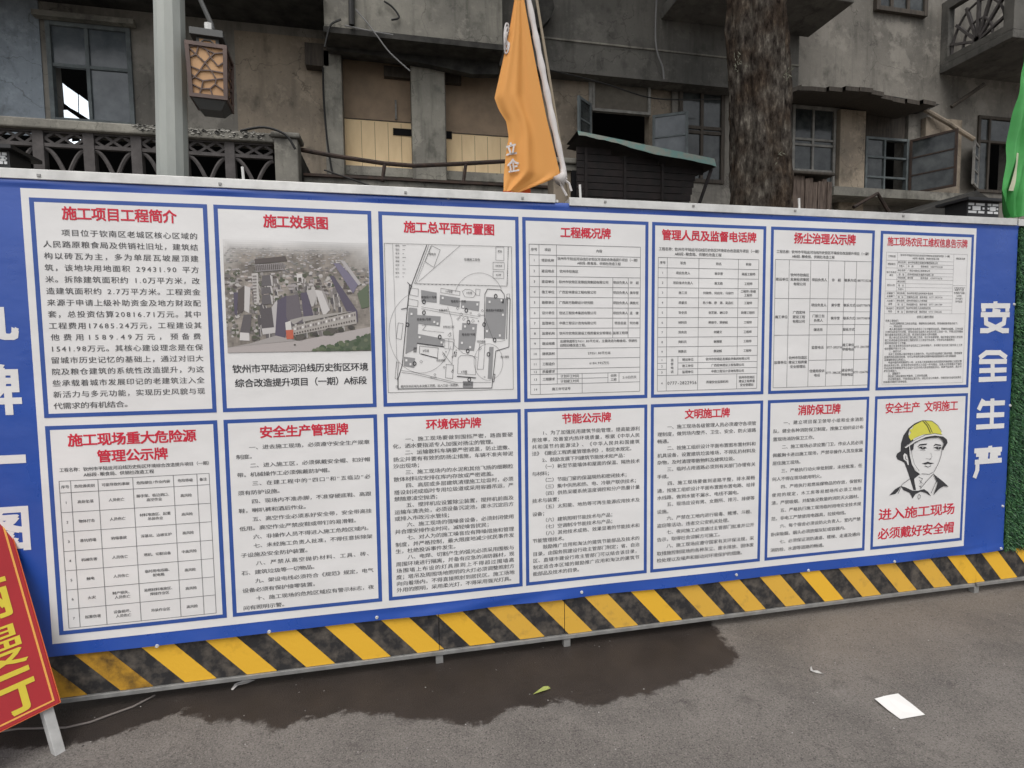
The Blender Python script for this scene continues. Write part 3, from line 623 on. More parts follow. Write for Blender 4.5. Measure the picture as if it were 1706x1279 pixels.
sent = ['农民工朋友们：', '　　为切实保障农民工的合法权益，根据有关法律法规，现将维权事项告示如下。', '　　一、劳动合同', '　　用人单位自用工之日起应当与农民工订立书面劳动合同，明确劳动报酬、工作内容', '工作时间和支付方式等，劳动合同应当由用人单位和农民工各执一份，不得以任何理由', '拖欠或者克扣农民工的工资，依法按月足额支付劳动报酬。', '　　用人单位应当为农民工建立职工名册，实行实名制管理，做好考勤记录和工资台账', '施工总承包单位对所承包工程的农民工工资支付负总责，分包单位负直接责任', '按月考核农民工工作量。', '　　施工总承包单位应当开设农民工工资专用账户，专项用于支付该工程农民工工资', '保存期限不得少于三年。', '　　二、维权方式', '　　农民工发现用人单位有拖欠工资等行为，可以向劳动监察部门投诉举报，劳动保障', '监察机构应当依法处理，也可以申请劳动争议调解仲裁或者直接向人民法院起诉', '法律援助电话公布如上。', '　　申请仲裁的时效期间为一年，从当事人知道或者应当知道其权利被侵害之日起计算', '劳动关系终止的，应当自劳动关系终止之日起一年内提出，当事人对仲裁裁决不服的', '可以自收到仲裁裁决书之日起十五日内向人民法院提起诉讼，期满不起诉的，裁决书', '发生法律效力。', '　　三、温馨提示', '　　请农民工朋友保存好考勤表、工资条等证据。', '　　依法理性维权，不得采取过激行为，扰乱社会公共秩序，违者将依法追究其责任', '如有疑问请拨打咨询电话。']
p.body(sent, yv(720), yv(1172), 0.078, 0.915, kz=0.98, mat_=M_INK, off=0.0)

p = Panel(6, 1, 'poster headed 安全生产 文明施工 with a drawn worker in a yellow green helmet'); P_POS = p
p.title('安全生产 文明施工', 0.107, 0.893, 0.048, 0.113, off=0.014)
p.title('进入施工现场', 0.073, 0.903, 0.738, 0.811, off=0.014)
p.title('必须戴好安全帽', 0.073, 0.904, 0.866, 0.938, off=0.016)

# --- flat artwork helpers: polygons and strokes printed on the sheet
_lay = [0]
def flat(m, pts, off, mi=0, col=None):
    """simple polygon in banner metres (x,z); every call sits 0.05 mm further out so nothing is coplanar"""
    _lay[0] += 1; o = on(off + 0.00002 * (_lay[0] % 60))
    n = len(pts)
    tri = geometry.tessellate_polygon([[Vector((x, z, 0)) for x, z in pts]])
    fs = []
    for a, b, c in tri:
        cr = (pts[b][0]-pts[a][0])*(pts[c][1]-pts[a][1]) - (pts[b][1]-pts[a][1])*(pts[c][0]-pts[a][0])
        fs.append((a, b, c) if cr > 0 else (a, c, b))
    m.add([o(x, z) for x, z in pts], fs, mi)
    if col is not None:
        if m.cols is None: m.cols = []
        m.cols += [col] * len(fs)
def stroke(m, pts, wd, off, mi=0, closed=False):
    pts = list(pts) + ([pts[0]] if closed else [])
    for (x0, z0), (x1, z1) in zip(pts, pts[1:]):
        L = math.hypot(x1-x0, z1-z0)
        if L < 1e-6: continue
        dx, dz = (x1-x0)/L, (z1-z0)/L; e = wd * 0.25; ox, oz = -dz*wd/2, dx*wd/2
        xa, za, xb, zb = x0-dx*e, z0-dz*e, x1+dx*e, z1+dz*e
        flat(m, [(xa-ox, za-oz), (xb-ox, zb-oz), (xb+ox, zb+oz), (xa+ox, za+oz)], off, mi)
def Z6(pts): return [tuple(at(1450 + x / 4.41, 640 + y / 4.41)[[0, 2]]) for x, y in pts]
def Z5(pts): return [tuple(at(1450 + x / 4.41, 370 + y / 4.41)[[0, 2]]) for x, y in pts]

# --- worker portrait (printed)
m = MB(); K, Yl, Wt = 0, 1, 2; B = 0.0036
flat(m, Z6([(362,262),(310,283),(262,320),(225,375),(208,430),(205,488),(180,505),(172,525),(182,548),(215,562),(232,572),(250,620),(270,680),(298,772),(316,772),(302,690),(345,655),(310,630),(285,580),(272,520),(268,455),(300,425),(296,400),(270,395),(262,365),(270,330),(300,300)]), B)
flat(m, Z6([(232,502),(222,520),(226,548),(246,562),(254,585),(262,590),(258,550),(250,515)]), B + .0014, Wt)
stroke(m, Z6([(240,520),(236,540),(250,552)]), 0.003, B + .0028)
flat(m, Z6([(300,298),(362,264),(430,268),(470,298),(498,345),(502,366),(440,358),(370,365),(310,388),(278,410),(262,380),(280,352),(268,332),(290,322)]), B + .0014, Yl)
stroke(m, Z6([(362,264),(395,300),(418,352)]), 0.0042, B + .0028); stroke(m, Z6([(380,264),(410,300),(432,350)]), 0.003, B + .0028)
stroke(m, Z6([(300,296),(362,262),(430,266),(472,298),(500,345)]), 0.0028, B + .0028)
flat(m, Z6([(228,458),(300,405),(380,368),(450,358),(500,368),(512,380),(450,372),(385,383),(305,420),(240,465)]), B + .0028, Wt)
stroke(m, Z6([(228,460),(300,407),(380,368),(450,357),(502,366)]), 0.0022, B + .0042)
flat(m, Z6([(262,455),(305,420),(385,383),(450,373),(510,380),(535,400),(541,425),(522,455),(508,482),(500,462),(516,430),(505,406),(480,387),(420,390),(350,404),(298,432),(292,474),(280,482),(270,470)]), B + .0042)
stroke(m, Z6([(262,445),(268,520),(285,585),(325,636),(348,652)]), 0.0052, B + .0056, Wt)
stroke(m, Z6([(272,460),(280,520),(296,580),(330,630)]), 0.0022, B + .0070)
flat(m, Z6([(325,457),(345,436),(397,431),(393,441),(350,446)]), B); flat(m, Z6([(440,452),(457,434),(500,441),(498,449),(460,444)]), B)
flat(m, Z6([(330,464),(352,453),(385,456),(397,466),(386,466),(376,474),(360,474),(350,466)]), B); flat(m, Z6([(438,464),(468,453),(500,458),(497,466),(490,474),(470,474),(460,464)]), B)
flat(m, Z6([(360,460),(366,458),(368,464),(362,466)]), B + .0014, Wt); flat(m, Z6([(474,461),(480,459),(482,465),(476,467)]), B + .0014, Wt)
stroke(m, Z6([(345,478),(365,484),(385,480)]), 0.0015, B); stroke(m, Z6([(450,478),(470,484),(492,478)]), 0.0015, B)
stroke(m, Z6([(504,470),(497,520),(476,578),(446,636),(412,655),(352,652)]), 0.0026, B + .0014)
stroke(m, Z6([(424,500),(432,530),(412,546),(388,540)]), 0.0012, B); stroke(m, Z6([(412,546),(425,543)]), 0.0025, B + .0014)
flat(m, Z6([(358,578),(385,570),(402,564),(420,571),(448,574),(422,583),(402,579),(385,584)]), B); stroke(m, Z6([(380,594),(402,604),(424,594)]), 0.0034, B)
flat(m, Z6([(122,810),(163,766),(205,740),(188,775),(165,800)]), B); flat(m, Z6([(205,742),(240,752),(290,776),(330,776),(372,764),(402,784),(424,816),(386,792),(350,782),(312,800),(290,832),(270,792),(225,772)]), B)
stroke(m, Z6([(184,796),(214,728),(276,684),(300,690)]), 0.0030, B + .0014); stroke(m, Z6([(345,760),(385,712),(440,652),(472,682),(442,750),(424,792)]), 0.0030, B + .0014)
flat(m, Z6([(438,652),(470,678),(505,704),(549,746),(512,741),(482,760),(438,806),(456,760),(470,716)]), B + .0028)
for a in ([(335,676),(366,690)], [(342,700),(362,724)], [(362,690),(344,726)], [(338,742),(352,752)], [(355,730),(348,748)]): stroke(m, Z6(a), 0.0024, B)
stroke(m, Z6([(338,802),(347,812),(346,828),(336,838),(329,828),(330,812)]), 0.0026, B, closed=True)
m.build('worker_drawing', [M_INK, M_HELM, M_WHITE], P_POS.o)

# --- site plan (printed)
def mp_(pts):
    out = []
    for x, y in pts:
        l = 75 + (y - 247) / 933 * 27; r = 870 + (y - 270) / 885 * 15; s = (x - l) / (r - l)
        tpy = 247 + (x - 75) / 795 * 23; bty = 1180 - (x - 102) / 783 * 25; t = (y - tpy) / (bty - tpy)
        out.append((P_MAP.X(0.0355 + s * 0.909), P_MAP.Z(0.160 + t * 0.767)))
    return out
m = MB(); B = 0.0032
gb = [[(298,535),(395,552),(395,615),(300,605)], [(415,565),(540,585),(538,642),(412,622)], [(548,600),(665,606),(660,668),(545,648)], [(706,578),(842,590),(830,842),(697,832)],
      [(555,740),(650,746),(640,850),(630,915),(530,905),(535,785),(552,785)], [(230,645),(275,650),(275,690),(420,700),(414,762),(282,745),(274,900),(204,935),(222,650)], [(276,808),(442,840),(435,886),(276,866)], [(195,952),(263,962),(258,1022),(195,1012)], [(560,1105),(626,1108),(624,1152),(560,1148)], [(728,890),(756,890),(745,1092),(718,1090)]]
for g_ in gb: flat(m, mp_(g_), B, 1)
lw = 0.0016
for pl, wd, cl in [([(75,247),(870,270),(885,1155),(102,1180)], .0016, 1), ([(332,258),(240,505),(226,560)], .0032, 0), ([(186,1000),(160,1092),(160,1156),(745,1148),(770,915),(855,890),(862,590),(836,580)], .0032, 0), ([(345,258),(258,495),(840,512),(850,270)], .0016, 0), ([(362,262),(415,288),(376,396),(322,360)], .0014, 1), ([(540,262),(285,482)], .0014, 0), ([(768,270),(820,272),(820,355),(768,352)], .0014, 1), ([(750,365),(823,368),(823,412),(750,408)], .0014, 1), ([(750,420),(820,424),(820,465),(750,462)], .0014, 1),
                   ([(228,500),(215,650),(185,1005)], .0034, 0), ([(178,655),(215,648)], .0036, 0), ([(215,488),(242,515)], .003, 0), ([(695,840),(698,560),(715,530),(800,535),(822,560),(826,590)], .0026, 0), ([(290,885),(405,897),(400,960),(290,932)], .0016, 1), ([(300,935),(402,962)], .004, 0), ([(276,868),(440,890)], .0044, 0), ([(160,740),(190,745),(178,845),(148,838)], .0014, 1),
                   ([(222,590),(280,602),(278,640),(220,632)], .0014, 1), ([(232,522),(282,530),(280,575),(228,565)], .0014, 1), ([(420,525),(540,545),(538,570),(420,552)], .0014, 1), ([(555,545),(575,530),(610,535),(640,560),(625,582),(570,578)], .0014, 1), ([(640,530),(668,533),(664,570),(640,566)], .0014, 1), ([(530,960),(545,945),(620,945),(642,965),(640,1065),(526,1058)], .0014, 1), ([(524,1075),(642,1085)], .0044, 0), ([(455,1000),(500,1005),(495,1090),(450,1085)], .0016, 1), ([(665,870),(700,865),(690,1030),(650,1030)], .0014, 1), ([(440,850),(500,860),(490,1000),(430,920)], .0014, 0), ([(180,1040),(250,1048),(520,1115),(740,1112)], .0014, 0), ([(182,1052),(250,1060),(520,1125)], .0014, 0),
                   ([(300,640),(460,668),(660,700),(690,690)], .0012, 0), ([(300,652),(460,682),(655,712)], .0012, 0), ([(462,640),(490,720),(505,880),(560,930),(650,955)], .0012, 0), ([(335,790),(440,800)], .0012, 0), ([(305,755),(330,755),(308,785),(332,788)], .0014, 0), ([(505,920),(520,924),(516,950),(502,946),(505,920),(516,950)], .002, 0), ([(835,590),(845,590),(840,840)], .003, 0), ([(755,1060),(765,1062),(758,1110),(748,1108)], .003, 1), ([(150,985),(165,990),(155,1095),(142,1090)], .0014, 1), ([(125,250),(160,1165)], .0010, 0), ([(690,690),(760,860),(830,850)], .0012, 0), ([(840,562),(858,560),(858,585),(840,583)], .0014, 1), ([(445,838),(505,842),(500,905),(445,900)], .0012, 1), ([(470,840),(470,900)], .0012, 0)]:
    stroke(m, mp_(pl), wd, B + 0.0012, 0, bool(cl))
for cx, cy, rx, ry, a0, a1 in [(660, 590, 155, 160, 195, 345), (300, 800, 195, 255, 100, 245), (300, 800, 195, 255, 20, 100), (723, 985, 93, 115, 0, 360)]:
    stroke(m, mp_([(cx + rx * math.cos(math.radians(a)), cy + ry * math.sin(math.radians(a))) for a in np.linspace(a0, a1, 26)]), 0.0011, B + 0.0012)
for cx, cy in [(316,608),(580,662),(768,574),(316,676),(414,828),(594,735),(694,750),(762,846),(590,916),(216,752),(260,995),(722,936),(600,1096)]:
    stroke(m, mp_([(cx + 9 * math.cos(a), cy + 12 * math.sin(a)) for a in np.linspace(0, 6.28, 9)[:-1]]), 0.004, B + 0.0012, 0, True)
for cx, cy in [(432,585),(650,625),(560,640),(728,610),(815,690),(712,792),(795,818),(572,762),(625,775),(553,865),(605,892),(240,685),(380,735),(400,745),(290,830),(425,862),(210,975),(235,1000),(805,600)]:
    flat(m, mp_([(cx-6, cy-7), (cx+6, cy-7), (cx+6, cy+7), (cx-6, cy+7)]), B + 0.0024, 2)
for i in range(22):
    x0 = 270 + (360 - 270) * i / 22; y0 = 490 - 232 * i / 22; stroke(m, mp_([(x0, y0), (x0 + 2.4, y0 - 6)]), 0.0016, B + 0.0012)
    stroke(m, mp_([(290 + i * 24, 500 + i * .5), (300 + i * 24, 500 + i * .5)]), 0.0016, B + 0.0012)
    stroke(m, mp_([(846, 275 + i * 10.5), (846, 280 + i * 10.5)]), 0.0016, B + 0.0012)
rn = random.Random(9)
for i in range(46):
    x, y = rn.uniform(290, 700), rn.uniform(640, 1080)
    if any(min(q[0] for q in g_) - 5 < x < max(q[0] for q in g_) + 5 and min(q[1] for q in g_) - 5 < y < max(q[1] for q in g_) + 5 for g_ in gb): continue
    s_ = rn.uniform(4, 11); stroke(m, mp_([(x - s_, y), (x, y + s_), (x + s_, y), (x, y - s_)]), 0.0011, B + 0.0012, 0, True)
for i in range(3): flat(m, mp_([(255 + i * 7, 893), (259 + i * 7, 893), (257 + i * 7, 925), (253 + i * 7, 925)]), B + 0.0012)
flat(m, mp_([(808, 592), (820, 593), (820, 618), (808, 617)]), B + 0.0012)
for tx, x, y, sz in [('在建施工现场', 615, 348, .0125), ('粮食局11号楼', 346, 580, .0115), ('粮食局10号楼', 530, 606, .0115), ('粮食局8号楼酒店', 762, 662, .0115), ('粮食局2号楼', 316, 718, .0115), ('粮食局7号楼', 595, 812, .0115), ('4号楼', 328, 915, .0115), ('6号楼', 567, 1046, .0115), ('项目办公', 592, 1126, .0115), ('10号楼', 470, 545, .011), ('9号楼', 598, 554, .011), ('主要道路', 435, 662, .0105), ('材料加工区', 470, 765, .0105), ('项目道路', 675, 856, .0105), ('施工围挡', 828, 952, .0105), ('项目道路', 420, 975, .0105), ('配电房', 368, 314, .0105), ('配电', 794, 298, .0105), ('出入口', 375, 1082, .0095), ('材料堆场', 787, 388, .0085), ('加工棚', 785, 442, .0085), ('注：图内灰色区域为本次施工范围，出入口设一处岗亭。', 345, 1136, .0122)]:
    c = mp_([(x, y)])[0]; _lay[0] += 1
    put_line(m, on(B + 0.0028), tx, c[0], c[0], c[1], sz, sz * 1.1, 0.006, 'c')
for i in range(9):
    for a, b in ((142, 172), (185, 205 - (i % 3) * 6)):
        y = 262 + i * 24; c = mp_([(a, y)])[0]
        put_line(m, on(B + 0.0028), ['图例', '围挡', '塔吊', '配电', '道路', '岗亭', '加工', '堆场', '办公'][i], c[0], c[0], c[1], .009, .009, 0, 'l') if a == 142 else stroke(m, mp_([(a, y), (b, y)]), 0.0016, B + 0.0012)
m.build('site_plan', [M_INK, M_GREY, M_WHITE], P_MAP.o)

# --- aerial view (printed picture)
def build_picture():
    m = MB(); m.cols = []; rn = random.Random(7)
    x0, x1, z0, z1 = P_PIC.X(0.047), P_PIC.X(0.972), P_PIC.Z(0.709), P_PIC.Z(0.153)
    N1, N2 = 70, 56
    def bgc(s, t):
        n = noise.fractal(Vector((s * 9, t * 9, 1)), 0.8, 2, 4); n2 = noise.noise(Vector((s * 40, t * 40, 3)))
        c = np.array([0.25, 0.225, 0.20]) * (1 + 0.5 * n + 0.25 * n2)
        fade = max(0, min(1, (0.15 - t) / 0.13)); fade = max(fade, max(0, min(1, (s - .8) / .25)) * max(0, min(1, (0.32 - t) / 0.25)), max(0, (.12 - s) / .12) * max(0, min(1, (.3 - t) / .25)))
        sm = 0.5 + 0.5 * noise.noise(Vector((s * 4, t * 6, 8)))
        wtc = np.array([0.74, 0.735, 0.73]) * (0.55 + 0.45 * min(1, max(0, 1.35 - sm * (1.2 if t > 0.02 else .4))))
        return tuple(np.clip(c * (1 - fade) + wtc * fade, 0.02, 0.8))
    o = on(0.0030)
    for j in range(N2):
        for i in range(N1):
            s, t = (i + .5) / N1, (j + .5) / N2
            q = [o(x0 + (x1-x0)*a, z1 - (z1-z0)*b) for a, b in ((i/N1, (j+1)/N2), ((i+1)/N1, (j+1)/N2), ((i+1)/N1, j/N2), (i/N1, j/N2))]
            m.add(q, [(0, 1, 2, 3)]); m.cols.append(bgc(s, t))
    def loc(pts):
        return [(x0 + (x1-x0) * min(1, max(0, (x - 118 - (y - 240) * .043) / (857 - (y - 240) * .028))), z1 - (z1-z0) * min(1, max(0, (y - 244) / 666))) for x, y in pts]
    G = 0.0034
    def P(pts, c, off=G): flat(m, loc(pts), off, 0, c)
    lt, dk, pu, md = (0.50, 0.47, 0.46), (0.105, 0.09, 0.085), (0.105, 0.092, 0.128), (0.22, 0.20, 0.195)
    for i in range(620):                       # the far town: small roofs, paler with distance
        y = 300 + 260 * rn.random() ** 1.7; x = rn.uniform(125, 975); s = 4 + (y - 280) * 0.055
        f = max(0, 1 - (y - 300) / 160) * .6
        c = np.array(rn.choice([lt, (.36,.33,.33), (.15,.14,.14), (.12,.13,.10), dk, (.42,.36,.33)])); c = c * (1 - f) + np.array([.55,.54,.54]) * f
        if y < 400 and x > 850: continue
        P([(x, y), (x + s * rn.uniform(.8, 1.9), y - s * .15), (x + s * 1.8, y + s * .5), (x + s * .2, y + s * .7)], tuple(c))
    for i in range(330):                       # trees and small houses among the roofs
        y = rn.uniform(430, 830); x = rn.choice((rn.uniform(135, 210), rn.uniform(270, 460), rn.uniform(440, 770))); s = rn.uniform(6, 16)
        P([(x + s * math.cos(a) * rn.uniform(.7, 1.1), y + s * .8 * math.sin(a)) for a in np.linspace(0, 6.28, 7)[:-1]], rn.choice([(.09,.10,.07), (.13,.13,.10), (.30,.28,.27), (.45,.43,.41), (.18,.165,.16)]))
    for i in range(150):                       # long pitched roofs standing in rows, each with a lit and a shaded slope
        x, y = rn.uniform(270, 800), rn.uniform(470, 800); w_, h_ = rn.uniform(9, 22), rn.uniform(18, 55); k = rn.uniform(-.1, .35)
        a_ = rn.choice([(.13,.12,.12), (.10,.092,.095), (.19,.175,.17), (.24,.22,.21)])
        P([(x, y), (x + w_, y - 3), (x + w_ + k * h_, y + h_ - 3), (x + k * h_, y + h_)], a_, G + .0002); P([(x + w_, y - 3), (x + w_ * 1.35, y), (x + w_ * 1.35 + k * h_, y + h_), (x + w_ + k * h_, y + h_ - 3)], rn.choice([(.5,.48,.46), (.36,.34,.33)]), G + .0002)
    H = G + 0.0013
    P([(300,365),(478,345),(488,372),(302,395)], dk, H); P([(302,398),(468,385),(472,425),(306,440)], (.30,.28,.28), H)
    for i in range(15): P([(306+i*11,402-i),(311+i*11,401-i),(313+i*11,432-i),(308+i*11,434-i)], dk, H + .0012)
    P([(205,545),(243,520),(240,665),(203,690)], dk, H); P([(243,520),(276,532),(268,680),(240,665)], (.55,.53,.52), H); P([(237,690),(282,686),(272,800),(216,790)], (.12,.11,.115), H); P([(216,792),(268,796),(270,842),(214,838)], (.60,.58,.57), H)
    P([(180,560),(205,560),(200,700),(185,680)], pu, H)
    for a, b in ((455, 525), (525, 570), (570, 632)): P([(343,a+6),(388,a),(397,b-8),(338,b)], (.13,.12,.125), H); P([(388,a),(402,a+10),(404,b-4),(397,b-8)], (.5,.48,.47), H)
    P([(334,655),(396,645),(410,770),(338,792)], (.105,.095,.10), H); P([(396,645),(428,600),(436,760),(410,770)], (.46,.44,.44), H); P([(338,770),(418,762),(420,795),(345,805)], (.52,.50,.49), H)
    P([(282,450),(318,445),(325,620),(298,628)], (.50,.48,.46), H)
    for i in range(9): P([(288,462+i*18),(310,460+i*18),(311,468+i*18),(289,470+i*18)], md, H + .0012)
    P([(430,605),(482,575),(500,720),(470,835),(415,815)], pu, H); P([(482,580),(552,568),(578,735),(500,748),(480,700)], (.14,.125,.14), H + .0004); P([(566,560),(602,555),(640,690),(582,702)], pu, H)
    P([(600,545),(648,535),(668,560),(640,640),(628,640)], (.45,.43,.42), H); P([(650,540),(690,545),(738,660),(700,700)], (.55,.53,.52), H); P([(690,545),(705,548),(742,650),(738,664)], (.33,.31,.30), H)
    P([(738,455),(762,455),(905,665),(905,735),(835,660)], pu, H); P([(762,380),(800,380),(915,500),(880,560)], (.19,.175,.24), H); P([(800,360),(830,365),(930,500),(915,512)], (.42,.40,.40), H); P([(905,560),(975,500),(978,640),(930,650)], (.12,.15,.10), H)
    P([(545,450),(575,445),(580,500),(545,495)], (.62,.60,.58), H); P([(553,470),(570,468),(572,495),(553,492)], dk, H + .0012)
    P([(515,760),(895,668),(900,742),(520,812)], (.40,.375,.35), H)
    for i in range(24): P([(526+i*15.5,768-i*3.75),(535+i*15.5,766-i*3.75),(536+i*15.5,780-i*3.75),(527+i*15.5,782-i*3.75)], (.19,.17,.17) if i % 3 else (.7,.68,.67), H + .0012); P([(524+i*15.5,796-i*3.3),(532+i*15.5,794-i*3.3),(533+i*15.5,804-i*3.3),(525+i*15.5,806-i*3.3)], dk, H + .0012)
    P([(500,720),(580,700),(885,665),(520,745)], (.36,.34,.32), H + .0004)
    P([(478,780),(520,778),(522,832),(482,834)], (.50,.13,.08), H + .0012); P([(474,735),(505,725),(512,778),(478,780)], (.6,.58,.56), H + .0008)
    P([(147,912),(147,880),(560,842),(985,762),(985,825),(620,908)], (.42,.385,.375), H); P([(150,880),(280,855),(420,812),(540,842)], (.36,.335,.325), H + .0003)
    P([(700,908),(985,800),(985,905)], (.10,.125,.085), H + .0004)
    for i in range(60):
        x = rn.uniform(640, 985); y = 905 - (x - 600) * .27 * rn.uniform(0, 1) ; s = rn.uniform(8, 18)
        P([(x + s * math.cos(a), min(908, y + s * .8 * math.sin(a))) for a in np.linspace(0, 6.28, 7)[:-1]], rn.choice([(.07,.10,.06), (.12,.15,.09), (.16,.18,.12)]), H + .0008)
    for cx, cy, r in ((560,825,36),(640,805,28),(730,790,42),(798,780,24),(868,765,24),(530,868,8),(305,825,26)):
        for k in range(5): 
            s = r * rn.uniform(.5, .8); ax, ay = cx + rn.uniform(-.4, .4) * r, cy + rn.uniform(-.25, .25) * r
            P([(ax + s * math.cos(a), ay + s * .6 * math.sin(a)) for a in np.linspace(0, 6.28, 8)[:-1]], rn.choice([(.07,.065,.06), (.11,.10,.09), (.09,.095,.07)]), H + .0014)
    m.build('aerial_picture', M_PIC, P_PIC.o)
build_picture()

# --- big white letters at both ends of the banner
def big(pols, fn, wd):
    m = MB()
    for pl in pols: stroke(m, fn(pl), wd, 0.0012)
    return m.build('large_white_letter', M_WHITE, banner)
W_ = 0.030
o = big([[(805,615),(1003,615)], [(903,592),(903,610)], [(816,620),(816,648)], [(990,620),(990,650)], [(803,680),(1000,680)], [(888,652),(930,660)], [(832,690),(834,742),(905,775),(955,797),(993,797)], [(970,690),(964,742),(900,775),(845,797),(797,797)]], Z5, W_); o['label'] = 'white letter 安'
o = big([[(790,992),(835,958),(932,958),(977,990)], [(788,1024),(978,1022)], [(790,1090),(975,1084)], [(785,1155),(975,1148)], [(880,1024),(880,1148)]], Z5, W_); o['label'] = 'white letter 全'
o = big([[(808,118),(780,178)], [(800,140),(963,134)], [(768,228),(958,220)], [(765,312),(958,302)], [(878,112),(872,306)]], Z6, W_); o['label'] = 'white letter 生'
o = big([[(752,486),(942,474)], [(862,458),(862,478)], [(765,512),(840,508)], [(868,506),(932,502)], [(785,530),(838,528)], [(866,526),(912,520)], [(755,568),(940,554)], [(768,565),(766,625),(748,675)]], Z6, W_); o['label'] = 'white letter 产'
for ch, px, py0, py1 in (('九', 33, 493, 567), ('牌', 38, 606, 690), ('图', 52, 841, 914)):
    m = MB(); v, _f = glyph(ch, 0.0); lo, hi = v.min(0), v.max(0); z1, z0 = float(at(px, py0)[2]), float(at(px, py1)[2]); x1 = float(at(px, (py0 + py1) / 2)[0]); k = (z1 - z0) / (hi[1] - lo[1] + .06)
    stamp(m, on(0.0012), ch, x1 - hi[0] * k - .03 * k, (z0 + z1) / 2 - (lo[1] + hi[1]) / 2 * k, k, k, 0.032)
    o = m.build('large_white_letter', M_WHITE, banner); o['label'] = 'white letter ' + ch
m = MB(); grid(m, -2.32, at(46, 762)[0], at(46, 770)[2], at(46, 756)[2], 0.0012); o = m.build('large_white_letter', M_WHITE, banner); o['label'] = 'white letter 一'
# eyelet ties along the edges
for px, py in ((165,297),(315,307),(561,320),(747,330),(927,336),(1172,345),(1376,352),(1536,366),(1674,372),(265,1072),(450,1049),(628,1026),(968,985),(1225,956),(1345,949),(1485,933),(1686,507),(1679,675),(1667,842),(1663,912),(50,1102)):
    c = at(px, py); x, z = float(c[0]), float(c[2]); y = -0.010 + wv(x, z)
    m = MB(); n = 10; m.add([(x + .0065 * math.cos(a), y - .005, z + .0065 * math.sin(a)) for a in np.linspace(0, 6.283, n + 1)[:-1]] + [(x + .0085 * math.cos(a), y, z + .0085 * math.sin(a)) for a in np.linspace(0, 6.283, n + 1)[:-1]],
              [tuple(range(n))] + [(i, i + n, (i + 1) % n + n, (i + 1) % n) for i in range(n)]); m.build('eyelet', M_ALU, banner)

# ------------------------------------------------------------------ old building behind the hoarding
FY = 5.0
def R(px0, py0, px1, py1, Y):
    x0 = at(px0, (py0 + py1) / 2, Y)[0]; x1 = at(px1, (py0 + py1) / 2, Y)[0]
    z1 = at((px0 + px1) / 2, py0, Y)[2]; z0 = at((px0 + px1) / 2, py1, Y)[2]
    return float(x0), float(x1), float(z0), float(z1)
def holed_wall(m, x0, x1, z0, z1, y0, y1, holes):
    xs = sorted({x0, x1, *[h[0] for h in holes], *[h[1] for h in holes]}); zs = sorted({z0, z1, *[h[2] for h in holes], *[h[3] for h in holes]})
    for a, b in zip(xs, xs[1:]):
        run = None
        for c, d in zip(zs, zs[1:]):
            mx, mz = (a + b) / 2, (c + d) / 2
            hole = any(h[0] < mx < h[1] and h[2] < mz < h[3] for h in holes)
            if not hole: run = (run[0], d) if run else (c, d)
            if hole and run: m.box(a, b, y0, y1, *run); run = None
        if run: m.box(a, b, y0, y1, *run)
def frame_window(bld, rect, Y, cols, rows, mat_f, mat_g, label=None, fw=0.05, open_cells=(), lit=()):
    """cols/rows: fractions of the divisions; open_cells: (i,j) without a pane"""
    x0, x1, z0, z1 = rect; m = MB()
    m.box(x0, x0 + fw, Y, Y + .07, z0, z1); m.box(x1 - fw, x1, Y, Y + .07, z0, z1)
    m.box(x0 + fw, x1 - fw, Y + .002, Y + .068, z0, z0 + fw); m.box(x0 + fw, x1 - fw, Y + .002, Y + .068, z1 - fw, z1)
    cx = [x0 + fw * .5] + [x0 + (x1 - x0) * c for c in cols] + [x1 - fw * .5]; cz = [z1 - fw * .5] + [z1 - (z1 - z0) * r for r in rows] + [z0 + fw * .5]
    for c in cx[1:-1]: m.box(c - fw * .4, c + fw * .4, Y + .006, Y + .06, z0 + fw, z1 - fw)
    for r in cz[1:-1]: m.box(x0 + fw, x1 - fw, Y + .009, Y + .057, r - fw * .4, r + fw * .4)
    w_ = m.build('window', mat_f, bld, bevel=0.004)
    if label: w_['label'] = label
    for i in range(len(cx) - 1):
        for j in range(len(cz) - 1):
            if (i, j) in open_cells: continue
            q = MB().box(cx[i] + fw * .3, cx[i+1] - fw * .3, Y + .03, Y + .036, cz[j+1] + fw * .3, cz[j] - fw * .3).build('pane', mat_g, w_)
    return w_
def sash(win, hx, hy, z0, z1, wd, ang, mat_f, mat_g, rows=3, t=0.035):
    """casement leaf hinged at (hx,hy); ang measured from +x towards -y"""
    d = Vector((math.cos(ang), -math.sin(ang), 0)); m = MB(); a = Vector((hx, hy, 0)); b = a + d * wd
    for p in (a + d * t / 2, b - d * t / 2): m.beam(p + Vector((0, 0, z0)), p + Vector((0, 0, z1)), t, t, up=d)
    for k in range(rows + 1):
        z = z0 + t / 2 + (z1 - z0 - t) * k / rows; m.beam(a + d * t + Vector((0, 0, z)), b - d * t + Vector((0, 0, z)), t * .8, t * (1 if k in (0, rows) else .6))
    s = m.build('sash', mat_f, win)
    q = MB(); n = Vector((-d.y, d.x, 0)) * 0.002
    p0, p1 = a + d * t * .8, b - d * t * .8
    q.add([p0 + n + Vector((0,0,z0+t*.8)), p1 + n + Vector((0,0,z0+t*.8)), p1 + n + Vector((0,0,z1-t*.8)), p0 + n + Vector((0,0,z1-t*.8)), p0 - n + Vector((0,0,z0+t*.8)), p1 - n + Vector((0,0,z0+t*.8)), p1 - n + Vector((0,0,z1-t*.8)), p0 - n + Vector((0,0,z1-t*.8))], [(0,1,2,3),(7,6,5,4)])
    q.build('sash_pane', mat_g, win)

